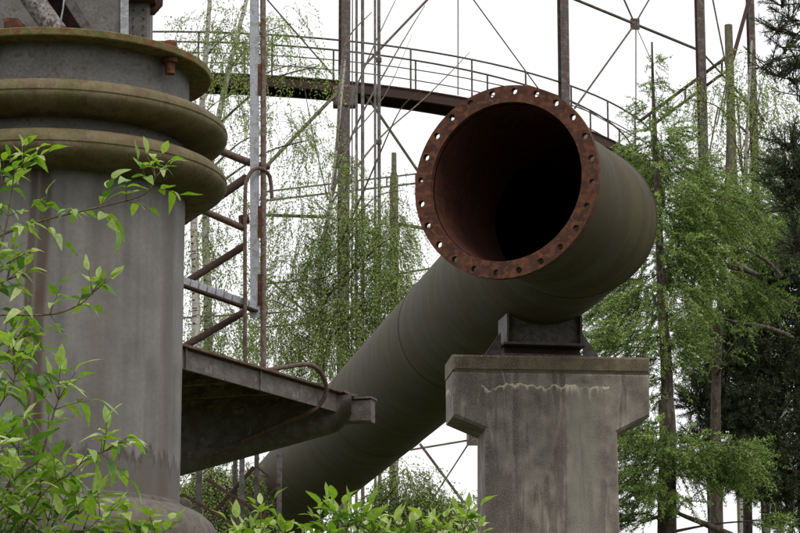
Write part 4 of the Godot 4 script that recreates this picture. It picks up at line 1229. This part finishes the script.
	tree("larch", "larch_tree", "bare slim larch trunk showing against sky at lower right", "larches at the right",
		[[[Vector3(4.867, -0.023, -36), Vector3(5.01, 5.373, -36), Vector3(5.025, 6.869, -36), Vector3(5.049, 8.197, -36)], 0.11, 0.05]], [[Vector3(4.869, 7.015, -36), Vector3(0.24, 0.21, 0.19), 18], [Vector3(5.044, 8.048, -36), Vector3(0.30, 0.24, 0.24), 24], [Vector3(5.244, 7.383, -36), Vector3(0.27, 0.24, 0.21), 18]], [], 24)
	# dark pines at the right edge
	tree("pine", "pine_tree", "dark pine at the right edge with tufted boughs high against the sky", "dark pines",
		[[[Vector3(4.242, 0.473, -25), Vector3(4.446, 6.596, -25), Vector3(4.461, 8.711, -25), Vector3(4.474, 10.236, -25)], 0.17, 0.05]],
		[[Vector3(3.997, 9.775, -25), Vector3(0.11, 0.05, 0.09), 5], [Vector3(4.106, 9.6, -25), Vector3(0.11, 0.07, 0.09), 6], [Vector3(3.956, 9.48, -25), Vector3(0.08, 0.04, 0.07), 4], [Vector3(4.132, 9.426, -25), Vector3(0.09, 0.06, 0.07), 5], [Vector3(4.023, 9.284, -25), Vector3(0.09, 0.06, 0.07), 5], [Vector3(4.153, 9.122, -25), Vector3(0.10, 0.06, 0.08), 5], [Vector3(3.83, 9.111, -25), Vector3(0.09, 0.06, 0.07), 4], [Vector3(3.952, 9.013, -25), Vector3(0.12, 0.06, 0.10), 6], [Vector3(4.085, 8.948, -25), Vector3(0.10, 0.06, 0.08), 5], [Vector3(4.141, 8.765, -25), Vector3(0.07, 0.06, 0.06), 3], [Vector3(4.051, 8.229, -25), Vector3(0.16, 0.08, 0.13), 18], [Vector3(3.991, 7.984, -25), Vector3(0.16, 0.10, 0.13), 20], [Vector3(4.111, 7.878, -25), Vector3(0.12, 0.12, 0.10), 20], [Vector3(3.932, 7.75, -25), Vector3(0.12, 0.07, 0.10), 10], [Vector3(4.071, 7.592, -25), Vector3(0.12, 0.10, 0.10), 14], [Vector3(4.057, 7.17, -25), Vector3(0.10, 0.16, 0.13), 18]], [], 31, 1.25)
	tree("pine", "pine_tree", "massive dark pine crown filling the lower right corner", "dark pines",
		[[[Vector3(5.586, 0.022, -35), Vector3(5.683, 5.268, -35), Vector3(5.672, 7.437, -35), Vector3(5.807, 9.766, -35)], 0.16, 0.05]],
		[[Vector3(5.575, 8.813, -35), Vector3(0.40, 0.26, 0.32), 60], [Vector3(5.52, 9.325, -35), Vector3(0.32, 0.26, 0.25), 40], [Vector3(5.293, 8.959, -35), Vector3(0.37, 0.20, 0.30), 40], [Vector3(5.68, 9.84, -35), Vector3(0.20, 0.29, 0.23), 24], [Vector3(4.524, 6.936, -35), Vector3(0.32, 0.20, 0.25), 30], [Vector3(4.232, 6.58, -35), Vector3(0.23, 0.14, 0.18), 14], [Vector3(5.023, 8.521, -35), Vector3(0.37, 0.23, 0.30), 44], [Vector3(5.413, 8.231, -35), Vector3(0.49, 0.26, 0.39), 66], [Vector3(4.768, 8.086, -35), Vector3(0.40, 0.23, 0.32), 44], [Vector3(4.34, 8.043, -35), Vector3(0.32, 0.20, 0.25), 22], [Vector3(5.184, 7.725, -35), Vector3(0.55, 0.29, 0.44), 76], [Vector3(4.569, 7.552, -35), Vector3(0.43, 0.26, 0.35), 52], [Vector3(5.558, 7.437, -35), Vector3(0.37, 0.35, 0.30), 60], [Vector3(4.883, 7.151, -35), Vector3(0.49, 0.23, 0.39), 60], [Vector3(4.246, 7.151, -35), Vector3(0.32, 0.20, 0.25), 30], [Vector3(5.297, 6.794, -35), Vector3(0.49, 0.26, 0.39), 60], [Vector3(4.702, 6.722, -35), Vector3(0.26, 0.14, 0.21), 18], [Vector3(5.073, 6.41, -35), Vector3(0.43, 0.23, 0.35), 52], [Vector3(5.488, 6.155, -35), Vector3(0.35, 0.29, 0.28), 50], [Vector3(4.753, 6.042, -35), Vector3(0.32, 0.17, 0.25), 34], [Vector3(5.17, 5.872, -35), Vector3(0.37, 0.20, 0.30), 44], [Vector3(5.495, 5.521, -35), Vector3(0.29, 0.23, 0.23), 34]], [], 32, 2.6)

# ------------------------------------------------------------------ elder shrubs
var leaf_meshes := []
func make_leaves() -> void:
	for cset in [Color(0.40, 0.51, 0.13), Color(0.28, 0.41, 0.10), Color(0.14, 0.25, 0.07), Color(0.55, 0.62, 0.27)]:
		var m := StandardMaterial3D.new()
		m.albedo_texture = mottle(cset.linear_to_srgb(), (cset * 0.86).linear_to_srgb(), (cset * 1.08).linear_to_srgb(), 90, 0.008, 0.012, 0.5, 0.62, 1, 1, 128)
		m.roughness = 0.38
		m.metallic_specular = 0.45
		m.cull_mode = BaseMaterial3D.CULL_DISABLED
		m.backlight_enabled = true
		m.backlight = Color(0.75, 0.9, 0.35)
		var row := []
		for vrt in 3:
			var b := MB.new()
			var n := 7
			var curl: float = [0.3, 0.75, -0.25][vrt]
			var fold: float = [0.35, 0.2, 0.6][vrt]
			for k in n + 1:
				var f := float(k) / n
				var w := 0.235 * pow(sin(PI * pow(f, 0.78)), 0.85) * (1.0 - 0.25 * f) + 0.004
				if k == n: w = 0.0
				if k % 2 == 1: w *= 0.94
				var z := f
				var y := -curl * f * f + 0.03 * sin(f * 5.0)
				var wave := 0.02 * sin(f * 9.0 + vrt)
				for s in [-1, 0, 1]:
					var nn: Vector3 = Vector3(-s * fold, 1, 2.0 * curl * f).normalized()
					b.p(Vector3(s * w, y + absf(s) * w * fold + wave * s, z), nn, Vector2(0.5 + s * w, f))
			for k in n:
				for s in 2:
					var a := k * 3 + s
					b.tri(a, a + 1, a + 4); b.tri(a, a + 4, a + 3)
			var ms := b.mesh()
			ms.surface_set_material(0, m)
			row.append(ms)
		leaf_meshes.append(row)

func put_leaf(o: Node3D, r: RandomNumberGenerator, at: Vector3, dir: Vector3, up: Vector3, l: float, tone: int) -> void:
	var q := MeshInstance3D.new()
	q.name = "leaf"
	q.mesh = leaf_meshes[tone][r.randi() % 3]
	o.add_child(q, true)
	var z := dir.normalized()
	var x := up.cross(z)
	if x.length() < 0.05: x = Vector3.RIGHT.cross(z)
	x = x.normalized()
	var y := z.cross(x)
	q.transform = Transform3D(Basis(x * l * r.randf_range(0.85, 1.2), y * l, z * l), at - o.position)

# a compound leaf: stalk with pairs of leaflets and one at the end
func compound(o: Node3D, st: MB, r: RandomNumberGenerator, at: Vector3, dir: Vector3, l: float, pairs: int, tone: int) -> void:
	var d := dir.normalized()
	var q := at
	var path := [q]
	var side := d.cross(Vector3.UP).normalized()
	var steps := pairs + 1
	for k in steps:
		d = (d + Vector3(0, -0.10, 0)).normalized()
		q += d * l / steps
		path.append(q)
	st.tube(path, [0.0024, 0.0013], 5, false)
	var ll := l * 0.62
	for k in range(1, steps):
		for s in [-1, 1]:
			var ld: Vector3 = (side * s * 1.0 + d * 0.55 + rv(r) * 0.28 + Vector3(0, -0.10, 0)).normalized()
			put_leaf(o, r, path[k], ld, (Vector3.UP + rv(r) * 0.45).normalized(), ll * r.randf_range(0.8, 1.15), clampi(tone + (r.randi() % 4) - 1, 0, 3))
	put_leaf(o, r, path[steps], (d + rv(r) * 0.2).normalized(), (Vector3.UP + rv(r) * 0.4).normalized(), ll * r.randf_range(1.0, 1.25), tone)

# shoot: woody path, pairs of compound leaves along it, a rosette at the tip
func shoot(o: Node3D, r: RandomNumberGenerator, pts: Array, rad: float, spacing: float, first: float, l: float, tone: int, tip := 4) -> void:
	var path := curve(pts, 8)
	var st := MB.new()
	var radii := []
	for k in path.size(): radii.append(lerpf(rad, rad * 0.45, float(k) / (path.size() - 1)))
	st.tube(path, radii, 7)
	var run := 0.0
	var nextl := first
	var turn := 0.0
	for k in range(1, path.size()):
		var seg: Vector3 = path[k] - path[k - 1]
		run += seg.length()
		if run > nextl and k < path.size() - 1:
			nextl += spacing * r.randf_range(0.8, 1.2)
			var d := seg.normalized()
			var s := d.cross(Vector3.UP)
			if s.length() < 0.2: s = Vector3.RIGHT
			s = s.normalized().rotated(d, turn + r.randf_range(-0.4, 0.4))
			turn += PI / 2
			for e in [-1, 1]: compound(o, st, r, path[k], s * e + d * 0.5 + Vector3(0, 0.25, 0), l * r.randf_range(0.65, 1.0), 1 + r.randi() % 2, tone)
	var q: Vector3 = path[path.size() - 1]
	var d: Vector3 = (q - path[path.size() - 2]).normalized()
	for k in tip:
		var a := TAU * k / tip + r.randf()
		var s := Vector3(cos(a), 0.2, sin(a))
		compound(o, st, r, q, d * 0.9 + s * 0.8 + Vector3(0, 0.35, 0), l * r.randf_range(0.55, 0.9), 1, clampi(tone - 1, 0, 3) if r.randf() < 0.6 else 3)
	part(o, "stem", st, M.twig)

func shrubs() -> void:
	make_leaves()
	var r := RandomNumberGenerator.new()
	r.seed = 5
	var g := "elder shrubs in the foreground"
	# left shrub, upper boughs
	var o := thing("elder_shrub", "elder shrub with long leafy boughs crossing the upper column shaft", "shrub", Vector3(-1.75, 0, -9.6), g)
	shoot(o, r, [Vector3(-1.746, 3.692, -9.7), Vector3(-1.591, 3.798, -9.7), Vector3(-1.402, 3.867, -9.7), Vector3(-1.19, 3.905, -9.65), Vector3(-1.035, 3.933, -9.6), Vector3(-0.988, 3.97, -9.6), Vector3(-0.969, 4.011, -9.6)], 0.005, 0.12, 0.24, 0.13, 1, 5)
	shoot(o, r, [Vector3(-1.679, 3.399, -9.6), Vector3(-1.566, 3.759, -9.6), Vector3(-1.54, 3.921, -9.6), Vector3(-1.524, 4.035, -9.6), Vector3(-1.497, 4.064, -9.6)], 0.0045, 0.11, 0.26, 0.13, 1, 6)
	o = thing("elder_shrub", "elder bough with a leaf tuft at half height of the column shaft", "shrub", Vector3(-1.72, 0, -9.5), g)
	shoot(o, r, [Vector3(-1.702, 3.419, -9.5), Vector3(-1.548, 3.439, -9.5), Vector3(-1.393, 3.439, -9.5), Vector3(-1.308, 3.451, -9.5), Vector3(-1.232, 3.487, -9.5), Vector3(-1.194, 3.526, -9.5)], 0.005, 0.12, 0.2, 0.125, 1, 5)
	shoot(o, r, [Vector3(-1.8, 3.599, -9.8), Vector3(-1.701, 3.62, -9.8), Vector3(-1.623, 3.681, -9.8), Vector3(-1.564, 3.714, -9.8)], 0.003, 0.08, 0.06, 0.125, 1, 4)
	shoot(o, r, [Vector3(-1.708, 3.122, -9.6), Vector3(-1.636, 3.28, -9.6), Vector3(-1.56, 3.339, -9.6), Vector3(-1.506, 3.359, -9.6)], 0.004, 0.09, 0.12, 0.14, 2, 5)
	shoot(o, r, [Vector3(-1.791, 3.887, -9.8), Vector3(-1.673, 3.969, -9.8), Vector3(-1.607, 4.032, -9.8)], 0.003, 0.08, 0.06, 0.125, 1, 4)
	shoot(o, r, [Vector3(-1.776, 3.418, -9.7), Vector3(-1.662, 3.538, -9.7), Vector3(-1.592, 3.599, -9.7), Vector3(-1.554, 3.619, -9.7)], 0.004, 0.07, 0.08, 0.14, 2, 6)
	shoot(o, r, [Vector3(-1.765, 3.138, -9.7), Vector3(-1.652, 3.25, -9.7), Vector3(-1.582, 3.29, -9.7), Vector3(-1.535, 3.305, -9.7)], 0.004, 0.07, 0.08, 0.14, 2, 6)
	o = thing("elder_shrub", "elder shrub with bright leaf sprays low against the column shaft", "shrub", Vector3(-1.6, 0, -9.2), g)
	shoot(o, r, [Vector3(-1.579, 2.465, -9.2), Vector3(-1.448, 2.734, -9.2), Vector3(-1.34, 2.834, -9.2), Vector3(-1.313, 2.909, -9.2), Vector3(-1.286, 3.014, -9.2), Vector3(-1.272, 3.059, -9.2)], 0.006, 0.12, 0.28, 0.155, 1, 6)
	shoot(o, r, [Vector3(-1.451, 2.401, -9.1), Vector3(-1.314, 2.685, -9.1), Vector3(-1.207, 2.773, -9.1), Vector3(-1.143, 2.828, -9.1), Vector3(-1.088, 2.851, -9.1)], 0.005, 0.10, 0.3, 0.155, 1, 6)
	shoot(o, r, [Vector3(-1.694, 2.612, -9.2), Vector3(-1.557, 2.909, -9.2), Vector3(-1.481, 3.052, -9.2), Vector3(-1.445, 3.116, -9.2), Vector3(-1.435, 3.153, -9.2)], 0.005, 0.09, 0.15, 0.155, 1, 6)
	o = thing("elder_shrub", "dense elder foliage hugging the lower left edge beside the column", "shrub", Vector3(-1.5, 0, -9.0), g)
	for q in [Vector3(-1.46, 2.895, -9.1), Vector3(-1.414, 2.827, -9.2), Vector3(-1.461, 2.742, -9), Vector3(-1.387, 2.668, -9.2), Vector3(-1.428, 2.601, -9.1), Vector3(-1.296, 2.605, -9.2), Vector3(-1.174, 2.619, -9.1)]:
		shoot(o, r, [q + Vector3(-0.12, -0.28, 0.02), q + Vector3(-0.06, -0.13, 0), q + Vector3(-0.02, -0.05, 0), q], 0.004, 0.07, 0.16, 0.125, 1, 5)
	o = thing("elder_shrub", "bright elder leaves along the bottom edge before the column base", "shrub", Vector3(-1.45, 0, -9.15), g)
	shoot(o, r, [Vector3(-1.52, 2.693, -8.4), Vector3(-1.454, 2.734, -8.4), Vector3(-1.4, 2.744, -8.4)], 0.004, 0.1, 0.1, 0.20, 3, 4)
	shoot(o, r, [Vector3(-1.633, 2.475, -9.3), Vector3(-1.491, 2.66, -9.3), Vector3(-1.411, 2.735, -9.3), Vector3(-1.363, 2.758, -9.3)], 0.004, 0.08, 0.1, 0.14, 2, 5)
	shoot(o, r, [Vector3(-1.407, 2.364, -9.3), Vector3(-1.302, 2.586, -9.3), Vector3(-1.26, 2.679, -9.3), Vector3(-1.246, 2.717, -9.3)], 0.004, 0.07, 0.14, 0.16, 1, 5)
	shoot(o, r, [Vector3(-1.325, 2.339, -9), Vector3(-1.187, 2.5, -9), Vector3(-1.109, 2.572, -9), Vector3(-1.081, 2.597, -9)], 0.004, 0.07, 0.12, 0.14, 0, 6)
	shoot(o, r, [Vector3(-1.521, 2.347, -9.1), Vector3(-1.417, 2.492, -9.1), Vector3(-1.383, 2.565, -9.1)], 0.004, 0.06, 0.1, 0.15, 2, 5)
	shoot(o, r, [Vector3(-1.086, 2.311, -9.1), Vector3(-0.999, 2.474, -9.1), Vector3(-0.975, 2.539, -9.1)], 0.003, 0.08, 0.1, 0.14, 0, 4)
	shoot(o, r, [Vector3(-0.977, 2.311, -9.1), Vector3(-0.908, 2.456, -9.1), Vector3(-0.884, 2.528, -9.1)], 0.003, 0.08, 0.1, 0.13, 0, 4)
	# shrub at the bottom centre
	var tips := [
		["tall bright elder tuft at bottom centre before the dark pipe underside", Vector3(-0.25, 0, -10.4), [[Vector3(-0.382, 2.57, -10.4), 5], [Vector3(-0.352, 2.629, -10.5), 6], [Vector3(-0.324, 2.694, -10.4), 6], [Vector3(-0.296, 2.577, -10.3), 6], [Vector3(-0.275, 2.727, -10.4), 7]]],
		["bright elder tuft directly right of the tallest bottom centre tuft", Vector3(-0.15, 0, -10.35), [[Vector3(-0.222, 2.692, -10.3), 7], [Vector3(-0.173, 2.692, -10.3), 7], [Vector3(-0.133, 2.661, -10.4), 6], [Vector3(-0.117, 2.596, -10.5), 5]]],
		["low elder sprigs just right of the column foot before the trestle", Vector3(-0.65, 0, -10.4), [[Vector3(-0.579, 2.744, -10.4), 3], [Vector3(-0.657, 2.644, -10.4), 6], [Vector3(-0.598, 2.628, -10.4), 5], [Vector3(-0.515, 2.619, -10.4), 5], [Vector3(-0.457, 2.619, -10.4), 5]]],
		["low elder sprigs at the bottom edge left of the concrete pier", Vector3(0.18, 0, -10.6), [[Vector3(-0.059, 2.654, -10.5), 5], [Vector3(0.008, 2.673, -10.6), 5], [Vector3(0.076, 2.656, -10.6), 5], [Vector3(0.153, 2.69, -10.6), 5], [Vector3(0.21, 2.654, -10.5), 5], [Vector3(0.266, 2.703, -10.4), 6], [Vector3(0.305, 2.664, -10.6), 5]]]]
	for sh in tips:
		o = thing("elder_shrub", sh[0], "shrub", sh[1], g)
		for q in sh[2]:
			var top: Vector3 = q[0]
			var low := Vector3(lerpf(top.x, sh[1].x, 0.35), top.y - 0.45, top.z)
			shoot(o, r, [low, low.lerp(top, 0.4) + Vector3(0.01, 0, 0), low.lerp(top, 0.8), top], 0.0042, 0.075, 0.24, 0.135, 0, q[1])

func added_woodland() -> void:
	# unseen trees added at the sides and behind the viewpoint to darken undersides
	var r := RandomNumberGenerator.new()
	r.seed = 77
	var b := MB.new()
	for k in 46:
		var a := deg_to_rad(22.0 + 316.0 * k / 45.0 + r.randf_range(-3, 3))
		var rad := r.randf_range(26, 36)
		var foot := Vector3(sin(a) * rad, 0, -16.0 - cos(a) * rad)
		if foot.distance_to(Vector3(0, 0, 0)) < 9.0 or (foot.z < -10.0 and absf(foot.x) < -foot.z * 0.2 + 3.0): continue
		var h := r.randf_range(9, 14)
		b.col = Color(0.05, 0.042, 0.032)
		b.tube([foot, foot + Vector3(0.1, h * 0.85, 0)], [0.2, 0.05], 6)
		for j in 900:
			var q := foot + Vector3(0, h * 0.55, 0) + in_ball(r) * Vector3(2.9, h * 0.47, 2.9)
			var d := (rv(r) + Vector3(0, -0.3, 0)).normalized()
			var t := r.randf_range(0.6, 1.3)
			b.col = Color(0.06 * t, 0.10 * t, 0.025 * t)
			b.leaf(q, d, d.cross(rv(r)).normalized(), r.randf_range(0.4, 0.7), r.randf_range(0.25, 0.4))
	var g := Node3D.new()
	g.name = "added_woodland"
	add_child(g)
	g.set_meta("kind", "stuff"); g.set_meta("label", "unseen trees added beyond both sides of the picture to block low sky light"); g.set_meta("category", "added_woodland")
	part(g, "trees", b, M.leaf)

func ground() -> void:
	var g := MeshInstance3D.new()
	g.name = "ground"
	var b := MB.new()
	var n := 40
	for k in n + 1:
		for j in n + 1:
			var x := (pow(absf(k / 20.0 - 1.0), 3.0) * signf(k - 20.0)) * 1500.0
			var z := (pow(absf(j / 20.0 - 1.0), 3.0) * signf(j - 20.0)) * 1500.0
			b.p(Vector3(x, 0, z), Vector3.UP, Vector2(x, z))
	for k in n:
		for j in n:
			var a := k * (n + 1) + j
			b.tri(a, a + 1, a + n + 2); b.tri(a, a + n + 2, a + n + 1)
	g.mesh = b.mesh()
	g.mesh.surface_set_material(0, M.grass)
	g.set_meta("kind", "structure")
	add_child(g)

func _ready() -> void:
	set_view()
	make_materials()
	ground()
	added_woodland()
	column()
	gas_main()
	pier()
	platform()
	trestle()
	guide_frame()
	frame_mast()
	trees()
	shrubs()
